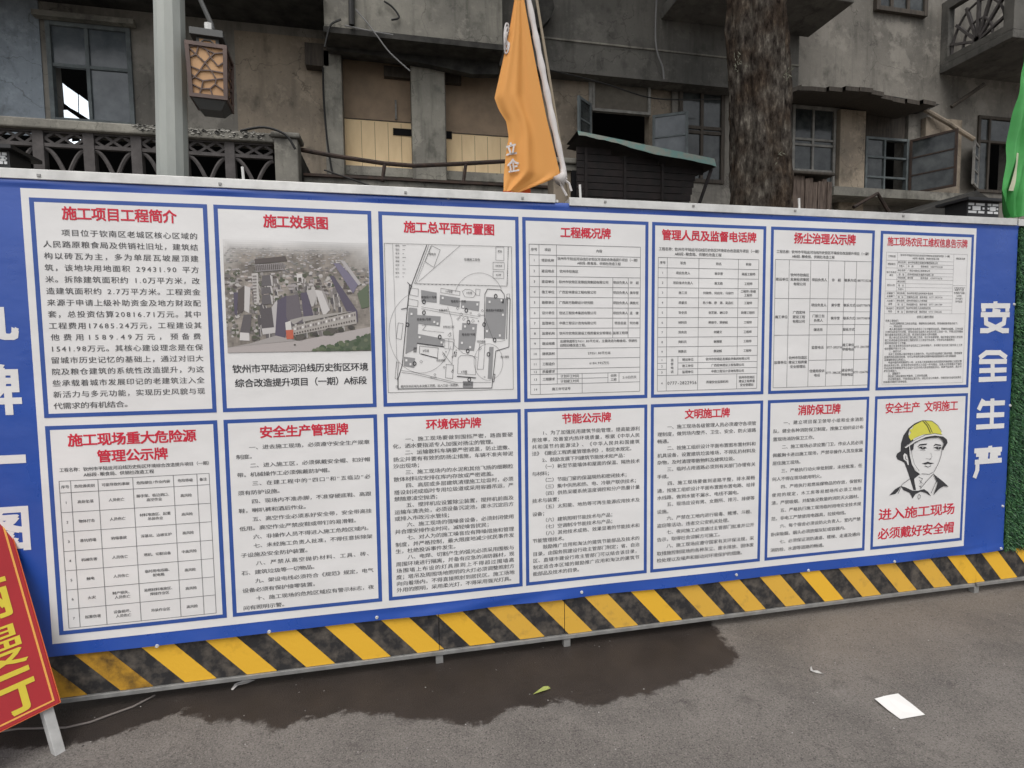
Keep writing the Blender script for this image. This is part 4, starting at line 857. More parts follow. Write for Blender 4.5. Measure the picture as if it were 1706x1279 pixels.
def build_building():
    b = empty('old_building', (2, FY, 0), 'grimy old plastered building with balconies and weathered windows behind the hoarding', 'building')
    W1 = R(82, 42, 222, 207, FY); BA = R(572, 92, 685, 278, FY); BB = R(743, 108, 852, 288, FY)
    W2 = R(985, 134, 1120, 245, FY); W3 = R(1130, 146, 1206, 305, FY); W4 = R(1318, 178, 1390, 330, FY); W5 = R(1440, 185, 1512, 330, FY); W6 = R(1626, 195, 1690, 322, FY)
    VO = (-8.0, float(at(490, 270, FY)[0]), 3.2, float(at(250, 226, FY)[2]))
    holes = [W1, BA, BB, W2, W3, W4, W5, W6, VO]
    m = MB(); holed_wall(m, -9, 15, 0, 9.5, FY, FY + .25, holes); m.build('wall', M_WALL, b)
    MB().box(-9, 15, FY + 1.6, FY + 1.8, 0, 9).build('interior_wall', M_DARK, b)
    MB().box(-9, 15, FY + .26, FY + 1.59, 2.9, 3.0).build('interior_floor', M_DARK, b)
    # lighter tan plaster fields, then a glare-coloured panel at the far left
    r = R(396, 60, 568, 300, FY); zc = float(at(440, 224, FY)[2]); xc = float(at(492, 250, FY)[0])
    MB().box(r[0], r[1], FY - .012, FY - .001, zc, r[3]).box(xc, r[1], FY - .012, FY - .001, 3.1, zc).build('wall_or_glare_field', M_TAN, b)
    r = R(862, 118, 982, 330, FY); MB().box(r[0], r[1], FY - .03, FY - .001, 3.0, r[3]).build('wall_or_glare_field', M_TAN, b)
    r = R(-120, -20, 70, 222, FY); MB().box(r[0], r[1], FY - .012, FY - .001, r[2], r[3]).build('wall_or_glare_field', wall_mat('blue_grey_glare', (.27, .31, .35), (.19, .22, .25), streak=.25), b)  # blue-grey panel paints lens glare into the wall colour
    # pilasters of the boarded bay
    for px0, px1, py0, py1 in ((541, 571, 85, 290), (686, 742, 95, 300)):
        x0, x1, z0, z1 = R(px0, py0, px1, py1, FY - .15); MB().box(x0, x1, FY - .16, FY - .013, 3.0, z1).build('pilaster', M_CONC, b, bevel=0.01)
    # boards closing the bay
    for (x0, x1, z0, z1), sy in ((BA, 202), (BB, 214)):
        zs = float(at(650, sy, FY + .1)[2]); a, c = x0 + .002, x1 - .002
        MB().box(a, c, FY + .10, FY + .13, z0 + .002, zs - .006).build('boarding', M_CREAM, b)
        MB().box(a, c, FY + .10, FY + .13, zs + .006, z1 - .002).build('boarding', M_BROWNB, b)
        MB().box(a, c, FY + .092, FY + .12, zs - .005, zs + .005).build('batten', M_WOOD, b)
        mm = MB()
        for k in range(1, 5): xx = a + (c - a) * k / 5 + .04; mm.box(xx - .002, xx + .002, FY + .0975, FY + .0995, z0 + .01, zs - .02)
        mm.build('board_joint', M_WOOD, b)
    MB().box(*R(640, 122, 687, 139, FY + .2)[:2], FY + .02, FY + .098, *R(640, 122, 687, 139, FY + .2)[2:]).build('vent_slot', M_WOOD, b)
    MB().box(*R(740, 130, 766, 148, FY + .2)[:2], FY + .02, FY + .098, *R(740, 130, 766, 148, FY + .2)[2:]).build('vent_slot', M_WOOD, b)
    for q in ((655, 222, 690, 233), (740, 226, 751, 238)): MB().box(*R(*q, FY + .25)[:2], FY + .085, FY + .0985, *R(*q, FY + .25)[2:]).build('vent_slot', M_DARK, b)
    MB().box(*R(658, 176, 661, 207, FY + .25)[:2], FY + .07, FY + .0985, *R(658, 176, 661, 207, FY + .25)[2:]).build('tube_lamp', M_PALEF, b)
    MB().box(BA[0] - .1, BB[1] + .1, FY - .02, FY + .6, BA[2] - .12, BA[2] - .002).build('bay_sill', M_CONC, b)
    # upper storey that oversails the bay, with a near-black soffit
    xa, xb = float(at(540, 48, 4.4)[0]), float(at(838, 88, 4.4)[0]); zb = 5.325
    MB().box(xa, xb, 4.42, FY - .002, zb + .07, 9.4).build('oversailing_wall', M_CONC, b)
    MB().box(xa - .01, xb + .01, 4.40, FY - .003, zb, zb + .068).build('soffit', M_DARKC, b)
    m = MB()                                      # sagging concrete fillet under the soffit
    m.prism([(xa, zb - .001), (xb, zb - .001), (xb, zb - .14), (xb - .35, zb - .17), (xb - .9, zb - .10), (xa + .5, zb - .05), (xa, zb - .03)], 4.72, FY - .17); m.build('soffit_fillet', M_DARKC, b)
    # middle upper wall
    x0, x1 = xb + .02, float(at(1330, 140, 4.75)[0]); z0 = float(at(1050, 130, 4.75)[2])
    MB().box(x0, x1, 4.75, FY - .002, z0, 9.4).build('upper_wall', M_WALLD, b)
    zz = float(at(1050, 78, 4.74)[2]); MB().box(x0 + .2, x1, 4.735, 4.749, zz - .012, zz + .012).build('string_course', M_CONC, b)
    # overhang added along the top left to shade the wall
    MB().box(-8, xa - .02, 3.9, FY - .002, 5.66, 5.86).build('balcony_slab', M_DARKC, b)
    # curved dark notch beside the flag
    m = MB(); m.prism([tuple(at(*q, 4.6)[[0, 2]]) for q in ((882, 52), (905, 42), (918, 28), (924, 12), (920, -8), (902, -20), (894, 15))], 4.60, 4.745); m.build('bracket', M_DARKC, b)
    # --- left window with a daylit opening deep inside
    w1 = frame_window(b, W1, FY - .03, [.47], [.43], M_WOODG, M_GLASSB, 'two light window at the far left, panes tinted blue grey like glare', .05, open_cells=((0, 1),))
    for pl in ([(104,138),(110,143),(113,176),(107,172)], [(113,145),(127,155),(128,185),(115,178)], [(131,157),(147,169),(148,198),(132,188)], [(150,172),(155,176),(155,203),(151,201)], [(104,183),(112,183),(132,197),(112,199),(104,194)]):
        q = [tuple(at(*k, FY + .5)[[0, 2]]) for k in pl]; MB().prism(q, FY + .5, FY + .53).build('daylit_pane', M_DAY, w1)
    r = R(160, 160, 214, 200, FY); MB().box(r[0], r[1], FY + .02, FY + .026, r[2], r[3]).build('curtain', mat('dusty_curtain', (0.16, 0.19, 0.19), .9, .3, 12), w1)
    MB().box(W1[0] - .08, W1[1] + .08, FY - .12, FY - .031, W1[3], W1[3] + .06).build('window_hood', M_CONC, b)
    # pale band under the window and crust on the rail
    # --- centre window: closed transom above a dark opening with two leaves folded out
    tr = (W2[0], R(985, 134, 1082, 190, FY)[1], R(985, 134, 1082, 190, FY)[2], W2[3])
    w2 = frame_window(b, tr, FY - .05, [], [], M_PALEF, mat('boarded_transom', (0.15, 0.135, 0.11), .85, .3, 9), 'boarded transom over the dark open casement', .04)
    zb2 = W2[2] - .1
    MB().box(tr[0] - .05, tr[0] - .005, FY - .05, FY + .05, zb2, tr[3]).build('window_jamb', M_PALEF, b); 
    r = R(1084, 140, 1128, 245, FY); MB().box(r[0], r[1], FY + .05, FY + .2, r[2], r[3]).build('wall_or_glare_field', M_TAN, b)
    sash(w2, tr[1] + .02, FY - .06, zb2 - .1, tr[2] - .01, .50, math.radians(28), M_WOODG, M_GLASSB, 2)
    sash(w2, tr[0] - .03, FY - .06, zb2 + .05, tr[2] + .08, .34, math.radians(180 - 40), M_WOODG, M_GLASS, 2)
    frame_window(b, W3, FY - .03, [.5], [.42, .47], M_WOOD, M_GLASS, 'brown window between the casement and the tree', .06)
    # --- right hand windows
    frame_window(b, W4, FY - .03, [.48], [.36, .42, .70], M_PALEF, M_GLASS, 'four light window right of the tree trunk', .045)
    w5 = frame_window(b, (W5[0], W5[1], W5[2], R(1440, 230, 1512, 330, FY)[3]), FY - .03, [.45], [.33, .66], M_WOODG, M_GLASS, 'dark casement with one leaf pushed open', .04, open_cells=((1, 0), (1, 1), (1, 2)))
    r = R(1440, 185, 1512, 228, FY); MB().box(r[0], r[1], FY + .04, FY + .2, r[2], r[3]).build('transom_board', M_WOOD, b)
    sash(w5, W5[1], FY - .04, W5[2] + .06, w5_top(W5), .62, math.radians(62), M_RUST, M_GLASS, 3)
    frame_window(b, W6, FY - .03, [.3], [.33], M_WOOD, M_GLASS, 'small window at the far right edge behind the green flag', .05, open_cells=((1, 1),))
    sash(b_w6(b, W6), W6[0], FY - .04, W6[2] + .05, W6[2] + .75, .42, math.radians(150), M_PALEF, M_GLASSB, 3)
    # pilaster strips of the right wall
    for px0, px1 in ((1398, 1440), (1540, 1600)):
        x0, x1, _, _ = R(px0, 160, px1, 330, FY - .08); MB().box(x0, x1, FY - .10, FY - .002, 3.0, 5.24).build('pilaster', M_TAN, b, bevel=.01)
    x0, x1, _, _ = R(1392, 160, 1400, 330, FY); MB().box(x0, x1, FY - .06, FY - .002, 3.0, 5.2).build('drain_pipe', M_WOOD, b)
    # warped canopy slab over the right windows
    pts = [at(1312, 150, 4.35), at(1340, 140, 4.35), at(1450, 151, 4.35), at(1556, 172, 4.35)]
    m = MB(); n = 12
    xs = np.linspace(pts[0][0], pts[3][0], n); zs = np.interp(xs, [q[0] for q in pts], [q[2] for q in pts])
    for i in range(n - 1):
        a, c = xs[i], xs[i+1]; za, zc = zs[i], zs[i+1]; y0 = 4.35 + .06 * math.sin(i)
        m.add([(a,y0,za-.05),(c,y0,zc-.05),(c,y0,zc+.01),(a,y0,za+.01),(a,FY-.003,za+.03),(c,FY-.003,zc+.03),(c,FY-.003,zc+.1),(a,FY-.003,za+.1)], [(0,1,2,3),(3,2,6,7),(0,4,5,1)] + ([(0,3,7,4)] if i == 0 else []) + ([(1,5,6,2)] if i == n-2 else []))
    m.build('canopy', M_WOOD, b)
    m = MB(); m.prism([tuple(at(*q, 4.9)[[0, 2]]) for q in ((1352, 153), (1450, 160), (1556, 178), (1535, 186), (1440, 176), (1362, 168))], 4.80, 4.99); m.build('painted_canopy_shadow', M_DARKC, b)  # dark board paints in the shade under the canopy
    MB().tube([at(1540, 182, 4.85), at(1580, 205, 4.8), at(1622, 232, 4.75)], .035, 8).build('stay', M_TAN, b)
    MB().tube([at(1585, 178, 4.9), at(1640, 140, 4.7)], .03, 8).build('stay', M_WOOD, b)
    # --- upper balcony at the right of the trunk (only its underside and corner show)
    xr = float(at(1326, 78, FY)[0]); zu = float(at(1326, 78, FY)[2])
    MB().box(xr - 2.4, xr, 3.9, 4.74, zu, zu + .16).build('balcony_slab', M_WALLD, b, bevel=.01)
    MB().box(xr - 2.4, xr - .02, 3.92, 4.02, zu + .162, zu + 1.1).build('balcony_parapet', M_WALL, b)
    MB().box(xr - .12, xr - .01, 4.03, 4.74, zu + .163, zu + 1.1).build('balcony_parapet', M_WALL, b)
    r = R(1455, -60, 1540, 26, FY); frame_window(b, r, FY - .08, [.3, .62], [.5], M_WOOD, M_GLASS, 'upper window cut by the top of the picture', .07)
    # --- far right balcony with a cement fan grille in its side
    xl = float(at(1566, 90, FY)[0]); zl = float(at(1572, 112, FY)[2]); yf = 3.9
    MB().box(xl, 14, yf, FY - .002, zl - .12, zl).build('balcony_slab', M_WALLD, b, bevel=.01)
    m = MB(); zt = zl + 1.0
    m.box(xl, xl + .12, yf, yf + .14, zl, zt); m.box(xl, xl + .12, FY - .12, FY - .004, zl, zt); m.box(xl, xl + .12, yf + .14, FY - .12, zt - .14, zt); m.box(xl, xl + .12, yf + .14, FY - .12, zl, zl + .10); m.box(xl + .12, 14, yf, yf + .12, zl, zt)
    m.build('balcony_parapet', M_WALLD, b)
    m = MB(); cy, cz = (yf + FY) / 2, zl + .12
    for k in range(7):
        a = math.radians(15 + k * 25); m.beam((xl + .06, cy, cz), (xl + .06, cy + .44 * math.cos(a), cz + .66 * math.sin(a)), .05, .035)
    for rr in (.22, .4):
        pp = [(xl + .06, cy + rr * math.cos(a), cz + rr * 1.5 * math.sin(a)) for a in np.linspace(0, math.pi, 14)]; m.tube(pp, .02, 6)
    m.build('fan_grille', M_LATT, b)
    # --- left balcony balustrade with diamonds and fans
    BY = 4.0; xe = float(at(497, 260, BY)[0]); z1 = float(at(260, 212, BY)[2]); z0 = 3.15
    MB().box(-8, xe, BY - .02, FY - .002, 3.0, z0).build('balcony_slab', M_CONC, b)
    bal = MB().box(-8, float(at(460, 240, BY)[0]), BY - .06, BY + .10, z1 - .10, z1).build('balustrade', M_CONC, b, bevel=.015); bal['label'] = 'balustrade of cement diamonds and fans with a stained pale rail'
    zr1, zr2 = float(at(260, 228, BY)[2]), float(at(260, 251, BY)[2]); 
    posts = [float(at(p_, 255, BY)[0]) for p_ in (-95, -15, 65, 149, 228, 305, 383, 462)]
    for x in posts[:-1]: MB().box(x - .05, x + .05, BY - .01, BY + .07, z0, z1 - .101).build('baluster', M_LATT, bal)
    m = MB()
    for a, c in zip(posts, posts[1:]):
        a += .05; c -= .05; w_ = c - a; y = BY + .03
        m.box(a, c, BY, BY + .05, zr2 - .018, zr2 + .018); m.box(a, c, BY, BY + .05, zr1 - .02, zr1 + .012)
        zm = (zr1 + zr2) / 2; hh = (zr1 - zr2) / 2 - .012
        for k in range(2):
            cx = a + w_ * (k + .5) / 2; q = w_ / 4
            for s1, s2 in ((-1, 1), (-1, -1)):
                m.beam((cx - q, y, zm), (cx, y + .001 * s2, zm + s2 * hh), .035, .026); m.beam((cx, y + .002, zm + s2 * hh), (cx + q, y + .003 * s2, zm), .035, .026)
        cx = (a + c) / 2; zb_ = z0 + .22
        for s in (-1, 1):
            pp = [(cx + s * (w_ / 2) * (1 - t) ** 1.0, y + .004 * s, zr2 - .03 - (zr2 - zb_ - .03) * (t ** 1.8)) for t in np.linspace(0, 1, 9)]; m.tube(pp, .022, 6)
        for k, ww in enumerate((.10, .17, .25)): m.box(cx - ww / 2, cx + ww / 2, BY + .012, BY + .045, zb_ - .045 - k * .05, zb_ - .012 - k * .05)
        for k in range(8): m.tube([(a + w_ * (k + t) / 8, y, z0 + .035 + .03 * math.sin(math.pi * t)) for t in np.linspace(0, 1, 5)], .012, 5)
    m.build('lattice', M_LATT, bal)
    x0, x1, zz0, zz1 = R(460, 225, 497, 312, BY); MB().box(x0, xe + .01, BY - .08, BY + .16, 3.0, zz1 - .06).build('end_pier', M_CONC, b, bevel=.015)
    MB().box(x0 - .03, xe + .04, BY - .11, BY + .19, zz1 - .06, zz1 + .0).build('end_pier_cap', M_CONC, b, bevel=.02)
    MB().box(xe - .12, xe - .001, BY + .161, FY - .014, 3.0, zz1 - .12).build('return_wall', M_DARKC, b)
    rn = random.Random(3); m = MB()               # flaking crust of lime and moss along the rail
    for i in range(170):
        x = rn.uniform(posts[4], xe); s = rn.uniform(.008, .028); z = z1 + rn.uniform(-.06, .004) - .006; y = BY - .062 + rn.uniform(-.004, .002)
        m.add([(x - s, y, z), (x, y - .008, z - s * .5), (x + s, y, z + .1 * s), (x, y - .006, z + s * .6)], [(0, 1, 2, 3)], rn.choice((0, 0, 1)))
    m.build('flaking_crust', [mat('lime_crust', (.33, .32, .29), .95), M_DARKC], bal)
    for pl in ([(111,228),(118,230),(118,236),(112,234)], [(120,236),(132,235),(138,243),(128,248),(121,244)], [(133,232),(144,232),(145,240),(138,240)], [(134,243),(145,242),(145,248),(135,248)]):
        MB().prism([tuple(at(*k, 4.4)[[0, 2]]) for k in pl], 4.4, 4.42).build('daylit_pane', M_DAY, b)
    # --- middle balcony ledge and iron rail
    LY = 4.15; z = float(at(700, 297, LY)[2])
    MB().box(xe + .02, float(at(936, 300, LY)[0]), LY, FY - .2, 3.0, z).build('balcony_slab', M_CONC, b, bevel=.02)
    MB().box(xe + .03, float(at(936, 300, LY)[0]) - .01, LY - .035, LY - .001, z - .045, z - .015).build('iron_edge', M_RUST, b)
    rail = MB().tube([at(495, 248, LY), at(560, 260, LY), at(640, 272, LY), at(690, 276, LY), at(760, 273, LY), at(850, 268, LY)], .026, 8).build('iron_rail', M_RUST, b)
    for px, pt in ((640, 272), (775, 273)): MB().tube([at(px + 1, pt, LY), at(px - 3, pt + 30, LY - .01)], .024, 6).build('rail_post', M_RUST, rail)
    # meter box
    x0, x1, z0_, z1_ = R(509, 76, 549, 113, FY - .1); MB().box(x0, x1, FY - .16, FY - .014, z0_, z1_).build('meter_box', M_WOOD, b, bevel=.006)
    MB().tube([at(585, -30, 4.36), at(586, 42, 4.36)], .035, 8).build('drain_pipe', M_CABLE, b)
    # window leaf / sill strips low at the right
    MB().box(*R(1385, 305, 1620, 330, 4.6)[:2], 4.55, FY - .002, *R(1385, 318, 1620, 332, 4.6)[2:]).build('window_ledge', M_CONC, b)
    return b
def w5_top(W5): return float(R(1440, 232, 1512, 330, FY)[3])
def b_w6(b, W6):
    return [o for o in b.children if o.name.startswith('window') and o.get('label', '').startswith('small window')][0]
bld = build_building()

# stray cables on the facade
def cable(pts, Y, r, m, label, n=14, sag=0.0):
    P = [Vector(at(x, y, Y)) for x, y in pts]
    out = []
    for i in range(len(P) - 1):
        p0, p1, p2, p3 = P[max(i-1, 0)], P[i], P[i+1], P[min(i+2, len(P)-1)]
        for t in np.linspace(0, 1, 6)[:-1]:
            out.append(0.5 * ((2*p1) + (p2-p0)*t + (2*p0-5*p1+4*p2-p3)*t*t + (3*p1-p0-3*p2+p3)*t**3))
    out.append(P[-1])
    tag(MB().tube(out, r, 5).build('cable', m), label, 'cable', 'loose cables hanging on the old facade')
cable([(568,32),(552,40),(546,55),(541,78)], 4.37, .012, M_CABLE, 'short black cable curving down into the brown meter box')
cable([(538,112),(539,160),(543,215),(549,262),(556,298)], 4.83, .012, M_CABLE, 'black cable dropping from the meter box to the balcony ledge')
cable([(592,15),(612,38),(630,62),(650,88),(683,118)], 4.33, .008, M_CABLEG, 'thin grey cable slanting down across the dark soffit')
cable([(575,42),(610,50),(655,58)], 4.35, .008, M_CABLEG, 'pale cable running flat above the dark soffit')
cable([(640,2),(652,10),(662,22),(664,30),(652,33)], 4.38, .012, M_CABLE, 'black loop of cable near the top of the picture')
cable([(1094,-10),(1092,60),(1096,90),(1104,112),(1106,132)], 4.70, .012, M_CABLEG, 'grey vertical cable above the boarded transom')
cable([(895,112),(940,122),(1010,140),(1080,162),(1140,166),(1200,165)], 4.66, .010, M_CABLE, 'black sagging cable crossing in front of the boarded transom')
cable([(540,283),(590,300),(640,318)], 4.05, .010, M_CABLE, 'black cable sagging below the iron rail')
cable([(400,218),(440,212),(475,224),(492,248)], 3.85, .014, M_CABLE, 'thick black cable looped over the balustrade end pier')

# ------------------------------------------------------------------ shed with teal awning
def build_shed():
    Y = 3.0; a = at(963, 222, Y); c = at(1192, 272, Y)
    s = empty('shed', (float(a[0]), Y, 0), 'dark slatted lean-to shed under a sloping teal awning edge', 'shed')
    m = MB(); n = 22
    rn = random.Random(2)
    for i in range(n):
        t0, t1 = i / n, (i + 1) / n; 
        x0, x1 = a[0] + (c[0]-a[0])*t0, a[0] + (c[0]-a[0])*t1; za, zb = a[2] + (c[2]-a[2])*t0, a[2] + (c[2]-a[2])*t1
        w0 = .012 * math.sin(t0 * 9) + .012 * noise.noise(Vector((t0 * 12, 0, 0))); w1 = .012 * math.sin(t1 * 9) + .012 * noise.noise(Vector((t1 * 12, 0, 0)))
        h0, h1 = .052 + .045 * t0, .052 + .045 * t1
        m.add([(x0, Y - .02, za + w0 - h0 / 2), (x1, Y - .02, zb + w1 - h1 / 2), (x1, Y + .02, zb + h1 / 2 + .01), (x0, Y + .02, za + h0 / 2 + .01), (x0, Y + .4, za + .03), (x1, Y + .4, zb + .03), (x0, Y + .4, za - .02), (x1, Y + .4, zb - .02)], [(0,1,2,3), (3,2,5,4), (0,6,7,1)]); m.mi[-2:] = [1, 1]
    m.build('awning', [M_TEAL, M_SLAT], s)
    m = MB(); r = MB()
    # receding slatted front, 0.12 m behind the awning edge
    for k in range(16):
        z = a[2] - .045 - k * .075
        x0, x1 = a[0] + .03, c[0] - .10 - k * .018
        top = a[2] + (c[2] - a[2]) * ((x1 - a[0]) / (c[0] - a[0]))
        if z > c[2] - .06: x1 = a[0] + (z + .06 - a[2]) / (c[2] - a[2]) * (c[0] - a[0]) - .02
        if x1 - x0 > .1: m.beam((x0, Y + .14, z), (x1, Y + .14, z), .02, .068)
    m.build('slat_wall', M_SLAT, s)
    MB().box(a[0], c[0] - .3, Y + .2, Y + .25, 0, c[2] - .1).build('back_board', M_DARK, s)
    for f in (.08, .36, .64): MB().box(a[0] + (c[0]-a[0])*f - .015, a[0] + (c[0]-a[0])*f + .015, Y + .105, Y + .128, 0, a[2] + (c[2]-a[2])*f - .08).build('upright', M_SLAT, s)
    MB().beam((c[0] - .02, Y + .05, c[2] - .05), (c[0] - .45, Y + .12, 2.3), .03, .03).build('brace', M_SLAT, s)
build_shed()
# stone gate pier beside the shed
x0, x1, z0, z1 = R(922, 275, 958, 335, 3.3)
gp = empty('gate_pier', ((x0 + x1) / 2, 3.4, 0), 'rough stone gate pier with a stepped cap between orange flag and shed', 'pier')
MB().box(x0, x1, 3.3, 3.55, 0, z1).build('shaft', M_TAN, gp, bevel=.02)
xc0, xc1, zc0, zc1 = R(905, 263, 975, 275, 3.25); MB().box(xc0, xc1, 3.22, 3.6, z1, zc1).build('cap', M_CONC, gp, bevel=.015)
MB().box(x0 - .02, x1 + .07, 3.26, 3.58, z1 - .07, z1 - .001).build('necking', M_CONC, gp, bevel=.01)
MB().tube([at(915, 188, 3.6), at(930, 262, 3.6)], .02, 6).build('iron_stub', M_RUST, gp)

# ------------------------------------------------------------------ tree
def build_tree():
    bx, by = 2.48, 1.62
    t = empty('tree', (bx, by, 0), 'old street tree with a thick rough dark trunk rising behind the hoarding', 'tree')
    m = MB(); na, nz_ = 110, 230; H = 7.4; vs = []; fs = []
    for j in range(nz_ + 1):
        z = H * j / nz_
        r = .31 - .018 * z + .09 * math.exp(-z / .5) + (.02 * max(0, z - 5.5)); cx = bx - .02 * (z - 2.7) * .5 + .03 * math.sin(z * .9); cy = by + .02 * math.sin(z * .7)
        for i in range(na):
            a = 2 * math.pi * i / na; ca, sa = math.cos(a), math.sin(a)
            n1 = noise.fractal(Vector((ca * 1.2, sa * 1.2, z * .5)), 1, 2, 3) * .035
            rid = noise.fractal(Vector((ca * 5.5, sa * 5.5, z * 1.6)), .8, 2.1, 5)
            n2 = -abs(rid) * .045 + max(0, noise.fractal(Vector((ca * 2.2 + 5, sa * 2.2, z * 1.1)), .9, 2, 3)) * .05
            n3 = noise.noise(Vector((ca * 24, sa * 24, z * 14))) * .007
            rr = r + n1 + n2 + n3
            vs.append((cx + rr * ca, cy + rr * sa, z))
    for j in range(nz_):
        for i in range(na): fs.append((j*na+i, j*na+(i+1) % na, (j+1)*na+(i+1) % na, (j+1)*na+i))
    m.add(vs, fs)
    bark = bpy.data.materials.new('bark'); bark.use_nodes = True; n = bark.node_tree; N = n.nodes; L = n.links; bs = N['Principled BSDF']; bs.inputs['Roughness'].default_value = .95; bs.inputs['Specular IOR Level'].default_value = .15
    tc = N.new('ShaderNodeTexCoord'); mp = N.new('ShaderNodeMapping'); mp.inputs['Scale'].default_value = (1, 1, .42); L.new(tc.outputs['Object'], mp.inputs['Vector'])
    n1 = N.new('ShaderNodeTexNoise'); n1.inputs['Scale'].default_value = 22; n1.inputs['Detail'].default_value = 8; n1.inputs['Roughness'].default_value = .7; L.new(mp.outputs[0], n1.inputs['Vector'])
    cr = N.new('ShaderNodeValToRGB'); e = cr.color_ramp.elements; e[0].position = .36; e[0].color = (.016, .012, .010, 1); e[1].position = .76; e[1].color = (.27, .25, .21, 1); k = e.new(.55); k.color = (.085, .074, .062, 1); L.new(n1.outputs['Fac'], cr.inputs['Fac'])
    n2 = N.new('ShaderNodeTexNoise'); n2.inputs['Scale'].default_value = 4.0; n2.inputs['Detail'].default_value = 5; L.new(tc.outputs['Object'], n2.inputs['Vector'])
    mr = N.new('ShaderNodeMapRange'); mr.inputs['From Min'].default_value = .42; mr.inputs['From Max'].default_value = .60; L.new(n2.outputs['Fac'], mr.inputs['Value'])
    mx = N.new('ShaderNodeMix'); mx.data_type = 'RGBA'; mx.blend_type = 'MULTIPLY'; L.new(mr.outputs[0], mx.inputs[0]); L.new(cr.outputs['Color'], mx.inputs[6]); mx.inputs[7].default_value = (.62, .52, .45, 1); L.new(mx.outputs[2], bs.inputs['Base Color'])
    bp = N.new('ShaderNodeBump'); bp.inputs['Strength'].default_value = .8; bp.inputs['Distance'].default_value = .02; L.new(n1.outputs['Fac'], bp.inputs['Height']); L.new(bp.outputs['Normal'], bs.inputs['Normal'])
    tr = m.build('trunk', bark, t, smooth=True)
    rn = random.Random(11); unseen_crown = MB()  # unseen limbs and crown, put above the view to shade the facade
    for k in range(7):
        a = k * .9 + rn.uniform(-.2, .2); L_ = rn.uniform(2.0, 3.4); p = Vector((bx, by, 6.6 + rn.uniform(-.2, .6))); pts = [p]
        for q in range(6): p = p + Vector((math.cos(a) * L_ / 6, math.sin(a) * L_ / 6, .32 + rn.uniform(-.1, .15))); pts.append(p)
        MB().tube(pts, [.15 - .02 * q for q in range(7)], 7).build('unseen_limb', bark, t, smooth=True)
        for q in range(900):
            c = pts[rn.randrange(2, 7)] + Vector((rn.gauss(0, .75), rn.gauss(0, .75), rn.gauss(.35, .5)))
            if c.z < 7.0: continue
            d = Vector((rn.gauss(0, 1), rn.gauss(0, 1), rn.gauss(0, .6))).normalized(); e_ = d.cross(Vector((rn.gauss(0, 1), rn.gauss(0, 1), 1))).normalized(); s = rn.uniform(.07, .14)
            unseen_crown.add([c - d * s, c + e_ * s * .45, c + d * s, c - e_ * s * .45], [(0, 1, 2, 3)], rn.choice((0, 0, 1)))
    unseen_crown.build('unseen_crown', [mat('leaf', (.035, .075, .022), .6), mat('unseen_leaf_light', (.07, .12, .03), .6)], t)
    sp = MB()                                      # little epiphytes clinging to the bark
    for (px, py), k in (((1228, 104), 22), ((1313, 125), 14), ((1298, 258), 7)):
        c = Vector(at(px, py, by - .30))
        for i in range(k):
            a = rn.uniform(0, 6.28); l = rn.uniform(.015, .045); d = Vector((math.cos(a), -rn.uniform(.1, .6), math.sin(a))).normalized() * l; o = Vector((rn.gauss(0, .03), rn.uniform(-.01, .02), rn.gauss(0, .035))); q = Vector((-d.z, 0, d.x)) * .13
            sp.add([c + o, c + o + d * .5 + q, c + o + d, c + o + d * .5 - q], [(0, 1, 2, 3)])
    sp.build('fern_tuft', mat('dry_fern', (.13, .13, .095), .85), t)
build_tree()
# cut stump-like wooden bin beside the trunk
def build_stump():
    c = at(1352, 300, 2.6); x, y = float(c[0]), 2.6; zt = float(at(1350, 292, 2.6)[2])
    s = empty('wooden_post', (x, y, 0), 'split brown timber post with a ragged flat top right of the tree trunk', 'post')
    m = MB(); rn = random.Random(5)
    for i in range(9):
        a = -.24 + i * .056; m.box(x + a, x + a + .053, y + .02 * rn.random(), y + .3, 0, zt - .02 + rn.uniform(-.05, .03) - .0003 * i)
    m.build('shaft', mat('split_timber', (.20, .155, .125), .9, scale=12, col2=(.06, .042, .034), stretch=(5, 5, .5), bump=.3), s)
    MB().box(x - .30, x + .27, y - .04, y + .33, zt, zt + .035).build('cap', M_WOOD, s, bevel=.012)
build_stump()
